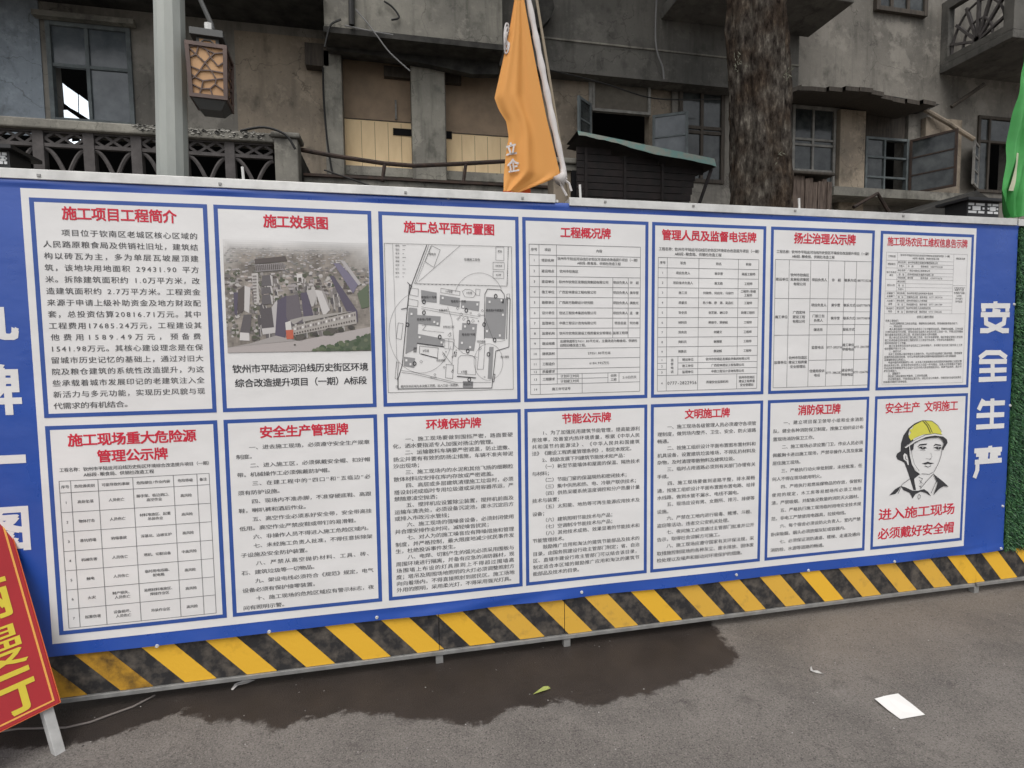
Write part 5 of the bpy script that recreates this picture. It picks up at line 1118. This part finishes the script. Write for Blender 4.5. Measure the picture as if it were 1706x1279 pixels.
# ------------------------------------------------------------------ street lamp with hanging lantern
def build_lamp():
    Y = .5; x = float(at(287, 290, Y)[0]); xt = float(at(284, 0, Y)[0])
    L = empty('street_lamp', (x, Y, 0), 'pale grey lamp post carrying a brown lattice lantern on a bracket', 'street lamp')
    zt = 4.6; top = Vector((x + (xt - x) * (zt - 2.3) / 1.2, Y, zt))
    MB().tube([(x - (xt - x) * .9 * 0, Y, 0), (x, Y, 2.3), tuple(top)], [.078, .072, .064], 12).build('pole', M_POLE, L, smooth=False)
    # lantern, turned a little so its right side shows, hung from an arm that leaves the pole above the picture
    c = at(352, 130, Y); cx = float(at(350, 130, Y - .02)[0]); zb, ztp = float(at(350, 172, Y)[2]), float(at(350, 90, Y)[2])
    rot = Matrix.Rotation(math.radians(5), 4, 'Z')
    def T(m):
        o = Vector((cx, Y, 0))
        m.v = [tuple((rot @ (Vector(v))) + o) for v in m.v]; return m
    wt, wb = .084, .076; zl = zb
    m = MB()
    for sx in (-1, 1):
        for sy in (-1, 1): m.beam((sx * wb, sy * wb, zl), (sx * wt, sy * wt, ztp), .018, .018)
    for z, w_ in ((zl, wb), (ztp, wt)):
        for s in (-1, 1): m.box(-w_ - .009, w_ + .009, s * w_ - .009, s * w_ + .009, z - .009, z + .009); m.box(s * w_ - .0085, s * w_ + .0085, -w_ + .009, w_ - .009, z - .0085, z + .0085)
    ln = T(m).build('lantern', M_LAMPW, L)
    segs = [((.02,.93),(.30,.97)),((.30,.97),(.22,.80)),((.30,.97),(.72,.86)),((.22,.80),(.02,.72)),((.22,.80),(.45,.66)),((.02,.93),(.22,.80)),((.45,.66),(.60,.78)),((.60,.78),(.50,.92)),((.60,.78),(.80,.62)),((.72,.86),(.98,.90)),((.72,.86),(.60,.78)),((.45,.66),(.30,.50)),((.30,.50),(.02,.56)),((.30,.50),(.60,.52)),((.45,.66),(.60,.52)),((.60,.52),(.98,.50)),((.80,.62),(.98,.72)),((.60,.52),(.74,.36)),((.74,.36),(.98,.40)),((.30,.50),(.14,.36)),((.14,.36),(.02,.42)),((.14,.36),(.36,.30)),((.36,.30),(.74,.36)),((.36,.30),(.30,.14)),((.30,.14),(.02,.22)),((.30,.14),(.55,.16)),((.55,.16),(.70,.26)),((.70,.26),(.74,.36)),((.55,.16),(.62,.02)),((.70,.26),(.98,.14)),((.30,.14),(.22,.02)),((.14,.36),(.02,.30))]
    for k in range(4):
        rk = Matrix.Rotation(k * math.pi / 2, 4, 'Z')
        q = MB().add([rk @ Vector(v) for v in ((-wb, -wb + .004, zl), (wb, -wb + .004, zl), (wt, -wt + .004, ztp), (-wt, -wt + .004, ztp))], [(0, 1, 2, 3)]); T(q).build('paper_panel', M_LAMPP, ln)
        g = MB()
        for a, c2 in segs:
            def pt(u, v): w_ = wb + (wt - wb) * v; return rk @ Vector((-w_ + 2 * w_ * u, -w_ - .001, zl + (ztp - zl) * v))
            g.beam(pt(*a), pt(*c2), .0055, .005, up=tuple(rk @ Vector((0, -1, 0))))
        T(g).build('lattice', M_LAMPW, ln)
    # neck, roof plate and hanger
    z2, z3 = float(at(350, 72, Y)[2]), float(at(350, 61, Y)[2])
    g = MB(); g.box(-.050, .050, -.050, .050, ztp + .01, z2); g.box(-.074, .074, -.074, .074, z2 + .0005, z3); T(g).build('neck', M_LAMPD, ln)
    g = MB(); g.add([(-.036, -.0515, ztp + .02), (.036, -.0515, ztp + .02), (.036, -.0515, z2 - .008), (-.036, -.0515, z2 - .008)], [(0, 1, 2, 3)]); T(g).build('neck_panel', M_LAMPP, ln)
    g = MB(); zc = (ztp + z2) / 2; g.tube([(.028 * math.cos(a), -.055, zc + .014 * math.sin(a)) for a in np.linspace(0, 6.283, 7)], .004, 5); T(g).build('neck_ring', M_LAMPD, ln)
    g = MB(); zd = zl - .05; w2 = wb * .62; g.add([(-wb,-wb,zl-.01),(wb,-wb,zl-.01),(wb,wb,zl-.01),(-wb,wb,zl-.01),(-w2,-w2,zd),(w2,-w2,zd),(w2,w2,zd),(-w2,w2,zd)], [(0,1,5,4),(1,2,6,5),(2,3,7,6),(3,0,4,7),(7,6,5,4)]); T(g).build('base', M_LAMPD, ln)
    MB().tube([(cx, Y, z3), (cx, Y, z3 + .06)], .022, 8).build('hanger', M_ALU, ln)
    MB().tube([(cx + .018, Y, z3 + .035), at(352, 40, Y), at(334, 0, Y), (cx - .14, Y, z3 + .62), (top.x + .05, Y, z3 + .72)], .012, 8).build('bracket_arm', M_LAMPD, L)
build_lamp()

# ------------------------------------------------------------------ flags
def build_flag():
    F = empty('orange_flag', (.2, .1, 2.2), 'orange flag with white lettering drooping from a white sleeved pole on the hoarding', 'flag')
    Y = .10
    Lp = [(-220, 905), (-120, 888), (0, 856), (60, 846), (120, 833), (165, 823), (185, 830), (205, 842), (230, 846), (260, 841), (300, 837), (323, 836)]
    Rp = [(-220, 838), (-100, 853), (0, 871), (100, 889), (200, 909), (290, 931), (296, 926), (305, 908), (314, 885), (323, 862)]
    ly, lx = zip(*Lp); ry, rx = zip(*Rp)
    ty = np.concatenate([np.linspace(-160, 290, 80), np.linspace(292, 322, 8)])
    nu = 40
    def P(u, py):
        a, c = np.interp(py, ly, lx), np.interp(py, ry, rx)
        if py < -40: a = min(a, c - 4)
        x, z = at(a + (c - a) * u, py, Y)[[0, 2]]
        wd = (c - a) / 100.0; t = max(0, (py + 100) / 420)
        dy = .022 * math.sin(u * 9.5 + 1.2 + .35 * math.sin(py * .012)) * wd * (1 - u ** 3) + .012 * math.sin(u * 21 + py * .01) * wd * (1 - u) - .03 * (1 - u) * t
        return (x, Y - .02 + dy, z)
    m = MB(); vs = [P(i / nu, py) for py in ty for i in range(nu + 1)]
    m.add(vs, [((j+1)*(nu+1)+i, (j+1)*(nu+1)+i+1, j*(nu+1)+i+1, j*(nu+1)+i) for j in range(len(ty)-1) for i in range(nu)])
    mo = bpy.data.materials.new('orange_cloth'); mo.use_nodes = True; N = mo.node_tree.nodes; b_ = N['Principled BSDF']; b_.inputs['Base Color'].default_value = (.97, .46, .13, 1); b_.inputs['Roughness'].default_value = .75
    ts = N.new('ShaderNodeBsdfTranslucent'); ts.inputs['Color'].default_value = (.95, .48, .12, 1); mx = N.new('ShaderNodeMixShader'); mx.inputs[0].default_value = .38
    mo.node_tree.links.new(b_.outputs[0], mx.inputs[1]); mo.node_tree.links.new(ts.outputs[0], mx.inputs[2]); mo.node_tree.links.new(mx.outputs[0], N['Material Output'].inputs['Surface'])
    cl = m.build('cloth', mo, F, smooth=True)
    wm = mat('white_cloth', (.66, .63, .62), .8, .12, 10)
    m = MB(); pts = []; 
    tt = np.linspace(-160, 305, 40)
    for s, off in ((0, -1), (1, 15)):
        for py in tt: 
            q = at(np.interp(py, ry, rx) + off * (.85 if py < 0 else 1) if s == 0 else 871 + (py) * .2065 + off, py, Y); pts.append((q[0], Y - .018 - .012 * (1 - s), q[2]))
    n = len(tt)
    pts2 = [(p_[0], p_[1], p_[2]) for p_ in pts]
    tube = []
    for i in range(n):
        a, c = Vector(pts2[i]), Vector(pts2[n + i]); tube.append(((a + c) / 2, (c - a).length / 2))
    m = MB(); m.tube([(p_.x, p_.y - .0, p_.z) for p_, r_ in tube], [max(.010, r_ * .55) * (1 + .12 * math.sin(i * 1.7)) for i, (p_, r_) in enumerate(tube)], 8)
    m.build('sleeve', wm, F, smooth=True)
    a = at(948, 330, Y); c_ = at(868, -160, Y); MB().tube([a + (a - c_) * .25, a, c_], .007, 6).build('pole', mat('bamboo', (.30, .25, .18), .6), F)
    for pl in ([(930,292),(938,302),(944,298),(940,290)], [(932,300),(938,315),(944,326)], [(934,296),(948,305),(952,318)]): MB().tube([at(*q, Y - .03) for q in pl], .006, 5).build('tie', wm, F)
    # lettering printed on the folds
    m = MB()
    def onflag(px, py, lift):
        a_, c2 = np.interp(py, ly, lx), np.interp(py, ry, rx); u = (px - a_) / (c2 - a_); q = P(u, py); return (q[0], q[1] - lift, q[2])
    for ch, x, y, w_, h_, ro in (('立', 849, 253, 17, 22, .25), ('企', 852, 281, 19, 23, .3)):
        stamp(m, lambda a_, c_: onflag(x + (a_ * math.cos(ro) - c_ * math.sin(ro) * .4) * w_, y - (c_ * math.cos(ro) + a_ * math.sin(ro) * .4) * h_, .009), ch, 0, 0, 1, 1, .03)
    m.build('lettering', wm, F)
    m = MB()
    for k, (r1, r2) in enumerate(((11, 24), (7.5, 17), (3.5, 9))):
        pp = [onflag(842 + .3 * k + r1 * .42 * math.cos(a_), 70 + r2 * math.sin(a_), .006) for a_ in np.linspace(.3, 5.6, 16)]; m.tube(pp, .004, 5)
    m.build('emblem', wm, F)
    m = MB(); m.add([at(838, 316, Y + .05), at(884, 314, Y + .05), at(884, 326, Y + .05), at(838, 328, Y + .05)], [(3, 2, 1, 0)]); m.build('back_fold', mat('red_orange_cloth', (.6, .12, .04), .8), F)
build_flag()
def build_green():
    F = empty('green_flag', (3.0, .12, 2.2), 'green flag with a white mark and pale strip furled at the right edge', 'flag')
    Y = .12; Lp = [(60, 1712), (90, 1703), (160, 1692), (250, 1672), (320, 1656), (352, 1664), (366, 1668)]; Rp = [(60, 1720), (95, 1722), (160, 1732), (240, 1724), (300, 1712), (340, 1700), (366, 1690)]
    ly, lx = zip(*Lp); ry, rx = zip(*Rp); ty = np.linspace(60, 364, 70); nu = 30
    def P(u, py):
        a, c = np.interp(py, ly, lx), np.interp(py, ry, rx); x, z = at(a + (c - a) * u, py, Y)[[0, 2]]
        return (x, Y - .03 + .022 * math.sin(u * 17 + py * .012) + .012 * math.sin(u * 33 - py * .02) + .006 * math.sin(u * 5 - py * .05) + .003 * math.sin(py * .11 + u * 3), z)
    m = MB(); m.add([P(i / nu, py) for py in ty for i in range(nu + 1)], [((j+1)*(nu+1)+i, (j+1)*(nu+1)+i+1, j*(nu+1)+i+1, j*(nu+1)+i) for j in range(len(ty)-1) for i in range(nu)])
    m.build('cloth', mat('green_cloth', (.055, .33, .075), .7, .25, 6), F, smooth=True)
    wm = mat('white_print', (.72, .72, .70), .8)
    q = MB(); 
    for k in range(3): q.tube([tuple(np.array(P(u, 148 + 7 * k + 10 * (u - .3))) - [0, .008, 0]) for u in np.linspace(.06, .45, 8)], .006, 5)
    q.build('mark', wm, F)
    q = MB(); vs = []
    for py in np.linspace(258, 322, 12):
        for u in (.16, .36): p_ = P(u - (py - 258) * .0007, py); vs.append((p_[0], p_[1] - .012, p_[2]))
    q.add(vs, [(2*i+2, 2*i+3, 2*i+1, 2*i) for i in range(11)]); q.build('pale_strip', mat('pale_strip', (.55, .56, .40), .8), F)
    MB().tube([at(1716, 60, Y + .02), at(1676, 372, Y + .02)], .008, 6).build('pole', M_ALU, F)
build_green()

# ------------------------------------------------------------------ little roof and lattice lantern at the right
def build_lattice(rect, label):
    Y = .55; x0, x1, z0, z1 = R(*rect, Y)
    L = empty('lattice_lantern', ((x0 + x1) / 2, Y, 0), label, 'lantern', 'lattice box lanterns behind the hoarding')
    dk = mat('black_lantern_frame', (.02, .02, .022), .5); wp = mat('white_lantern_pane', (.82, .83, .83), .5)
    yd = .17; ym = x0 + (x1 - x0) * .58
    MB().box(x0, x1, Y, Y + .16, z0 - .25, z1).build('frame', dk, L)
    m = MB()
    def tile(a, b, y):
        t = (z1 - z0) * .17; w_ = b - a; c0, c1 = z0 + .01, z1 - .012; g = .010
        for q in ((a+g, a+w_*.36, c1-t, c1), (a+w_*.46, b-g, c1-t, c1), (a+g, a+w_*.5, c0, c0+t), (a+w_*.6, b-g, c0, c0+t), (a+g, a+g+t, c0+t*1.8, c1-t*1.8), (b-g-t, b-g, c0+t*1.8, c1-t*1.8), (a+w_*.28, a+w_*.72, (c0+c1)/2-t*.9, (c0+c1)/2+t*.9)):
            m.box(q[0], q[1], y - .004, y - .0005, q[2], q[3])
    tile(x0, ym - .004, Y); tile(ym + .004, x1, Y)
    m.build('key_pattern', wp, L)
    MB().box(x0 - .04, x1 + .03, Y - .04, Y + .2, z1, z1 + .018).build('lid', dk, L)
    MB().tube([((x0+x1)/2, Y + .08, 0), ((x0+x1)/2, Y + .08, z0 - .25)], .03, 8).build('post', dk, L)
build_lattice((1611, 336, 1664, 358), 'small box lantern with white key pattern panels above the right end of the banner')
build_lattice((-40, 249, 16, 276), 'small dark lattice lantern cut by the left edge, in front of the balustrade')
a, c = at(1530, 352, 1.4), at(1645, 318, 1.4)
rf = empty('low_roof', (float(a[0]), 1.4, 0), 'dark sloping shed roof behind the right end of the hoarding', 'roof')
m = MB(); m.prism([(a[0] - .35, a[2] - .12), (a[0], a[2] - .01), (c[0] - .12, c[2]), (c[0] + .02, c[2] - .06), (c[0] + .02, c[2] - .35), (a[0] - .35, a[2] - .35)], 1.4, 2.4); m.build('roof_sheet', M_DARKC, rf)
MB().box(a[0] - .2, c[0] - .05, 1.5, 2.3, 0, a[2] - .36).build('shed_body', M_SLAT, rf)
# bent bars on the ledge
tag(MB().tube([at(1422, 345, 2.5), at(1462, 322, 2.5), at(1480, 352, 2.5)], .02, 6).build('bent_bar', M_RUST), 'bent dark iron bar standing up behind the hoarding below the open casement', 'bar')

# ------------------------------------------------------------------ red road sign at the left
def build_sign():
    foot = Vector((-1.892, -.252, 0)); hd, le = math.radians(39), math.radians(26)
    h = Vector((math.sin(hd), math.cos(hd), 0)); n = Vector((math.cos(hd), -math.sin(hd), 0)); e = -n * math.sin(le) + Vector((0, 0, math.cos(le))); f = h.cross(e).normalized()
    if f.dot(Vector((0, -1, 0))) < 0: f = -f
    S = empty('road_sign', tuple(foot), 'red slow down road sign with yellow characters leaning on steel legs at the left', 'sign')
    def T(u, v, d=0.0): return foot - h * u + e * v + f * d            # u: left from right edge, v: up from the foot
    v0, v1, wd = .185, 1.28, .62
    def slab(m, u0, u1, a, b, d0, d1, mi=0):
        m.add([T(u0,a,d0),T(u1,a,d0),T(u1,b,d0),T(u0,b,d0),T(u0,a,d1),T(u1,a,d1),T(u1,b,d1),T(u0,b,d1)], [(0,1,2,3),(7,6,5,4),(0,4,5,1),(1,5,6,2),(2,6,7,3),(3,7,4,0)], mi)
    red = mat('red_sign_paint', (.42, .022, .028), .45, .12, 3); yel = mat('yellow_sign_film', (.72, .58, .05), .5, .1, 5); ora = mat('orange_border', (.80, .38, .08), .5)
    m = MB(); slab(m, 0, wd, v0, v1, -.012, 0); m.build('board', red, S, bevel=.002)
    m = MB(); g, t = .014, .0065
    slab(m, g, g + t, v0 + g, v1 - g, .0005, .0015); slab(m, wd - g - t, wd - g, v0 + g, v1 - g, .0005, .0015); slab(m, g + t, wd - g - t, v0 + g, v0 + g + t, .0005, .0015); slab(m, g + t, wd - g - t, v1 - g - t, v1 - g, .0005, .0015)
    m.build('border', ora, S)
    m = MB(); slab(m, -.003, -.0003, v0, v1, -.014, .002); slab(m, -.003, wd, v0 - .003, v0 - .0003, -.014, .002); m.build('edge_trim', mat('orange_red_edge', (.65, .13, .04), .5), S)
    m = MB()
    for ch, vc in (('辆', .655), ('慢', .465), ('行', .292)):
        stamp(m, lambda x, z: T(-x, z, .002), ch, -.148, vc, .190, .170, .011 if ch == '慢' else .020)
    for ch, vc in (('前', .85), ('方', .655), ('施', .465), ('工', .292)):
        stamp(m, lambda x, z: T(-x, z, .002), ch, -.42, vc, .190, .170, .020)
    m.build('lettering', yel, S)
    stl = mat('pale_steel_leg', (.50, .50, .49), .5, .3, 12)
    for u in (.018, wd - .06):
        m = MB(); slab(m, u, u + .034, 0.0, v1, -.045, -.0125); m.build('leg', stl, S, bevel=.002)
        p0 = T(u + .02, v1 - .05, -.05); MB().beam(p0, (p0 - n * .75).to_tuple()[:2] + (0.0,), .03, .03).build('rear_leg', stl, S)
build_sign()
# ------------------------------------------------------------------ things on the ground
def ground_poly(name, pts, z, mt, label, cat, thick=.0008, bendf=None):
    m = MB(); n = len(pts); P = [gr(*p) for p in pts]
    m.add([(p[0], p[1], z + thick + (bendf(i) if bendf else 0)) for i, p in enumerate(P)] + [(p[0], p[1], z + (bendf(i) if bendf else 0)) for i, p in enumerate(P)], [tuple(range(n)), tuple(range(2*n-1, n-1, -1))] + [(i, (i+1) % n, (i+1) % n + n, i + n) for i in range(n)])
    return tag(m.build(name, mt), label, cat)
ground_poly('paper_sheet', [(1500,1199),(1541,1192),(1520,1176),(1496,1160),(1476,1165),(1457,1168),(1478,1184)], .003, mat('white_paper', (.78, .77, .75), .7), 'white rectangular sheet of paper lying on the asphalt', 'paper', bendf=lambda i: [.0,.001,.004,.010,.014,.008,.003][i])
ground_poly('leaf', [(888,1158),(895,1157),(903,1155),(911,1152),(917,1148),(913,1147),(906,1149),(897,1153)], .004, mat('yellow_green_leaf', (.30, .34, .09), .6), 'curled yellow green leaf lying on the wet patch', 'leaf', bendf=lambda i: [.0,.004,.006,.004,.0,.008,.012,.006][i])
ground_poly('plastic_scrap', [(1349,1113),(1352,1113),(1354,1118),(1362,1120),(1372,1124),(1371,1125),(1360,1122),(1350,1120)], .003, mat('clear_scrap', (.5, .49, .47), .4), 'small pale plastic scrap on the asphalt left of the paper sheet', 'litter', bendf=lambda i: .006 * (i % 2))
ground_poly('torn_tape', [(385,1150),(391,1142),(405,1138),(425,1134),(412,1141),(396,1146),(388,1151)], .004, mat('white_tape', (.55, .53, .52), .6), 'torn end of whitish tape lying under the left kick board', 'litter', bendf=lambda i: .004 * (i % 3))
tag(MB().tube([gr(-40,1225,.006), gr(30,1214,.006), gr(110,1212,.006), gr(150,1203,.006), gr(185,1190,.006), gr(222,1177,.006), gr(258,1158,.008)], .0045, 6).build('cord', mat('grey_cord', (.17, .15, .14), .8)), 'thin grey cord trailing on the ground under the hoarding by the red sign', 'cord')
rn = random.Random(21); m = MB()
for i in range(420):
    px, py = rn.uniform(0, 1706), rn.uniform(1000, 1279); p_ = gr(px, py)
    if p_[1] > .03: continue
    s = rn.uniform(.0012, .0045) * (1 if rn.random() < .93 else 1.7); a = rn.uniform(0, 6.28)
    q = [(p_[0] + s * rn.uniform(.6, 1) * math.cos(a + k * 1.256), p_[1] + s * rn.uniform(.6, 1) * math.sin(a + k * 1.256), 0.0005) for k in range(5)]
    m.add(q + [(p_[0], p_[1], s * .8)], [(k, (k + 1) % 5, 5) for k in range(5)], rn.choice((0, 0, 1, 2)))
o = m.build('grit', [mat('grit_grey', (.17, .16, .15), .9), mat('grit_pale', (.36, .35, .33), .9), mat('grit_dark', (.04, .037, .035), .9)]); tag(o, 'scattered grit and tiny crumbs over the asphalt', 'grit', kind='stuff')
bpy.data.objects.remove(_to); bpy.data.curves.remove(_tc)
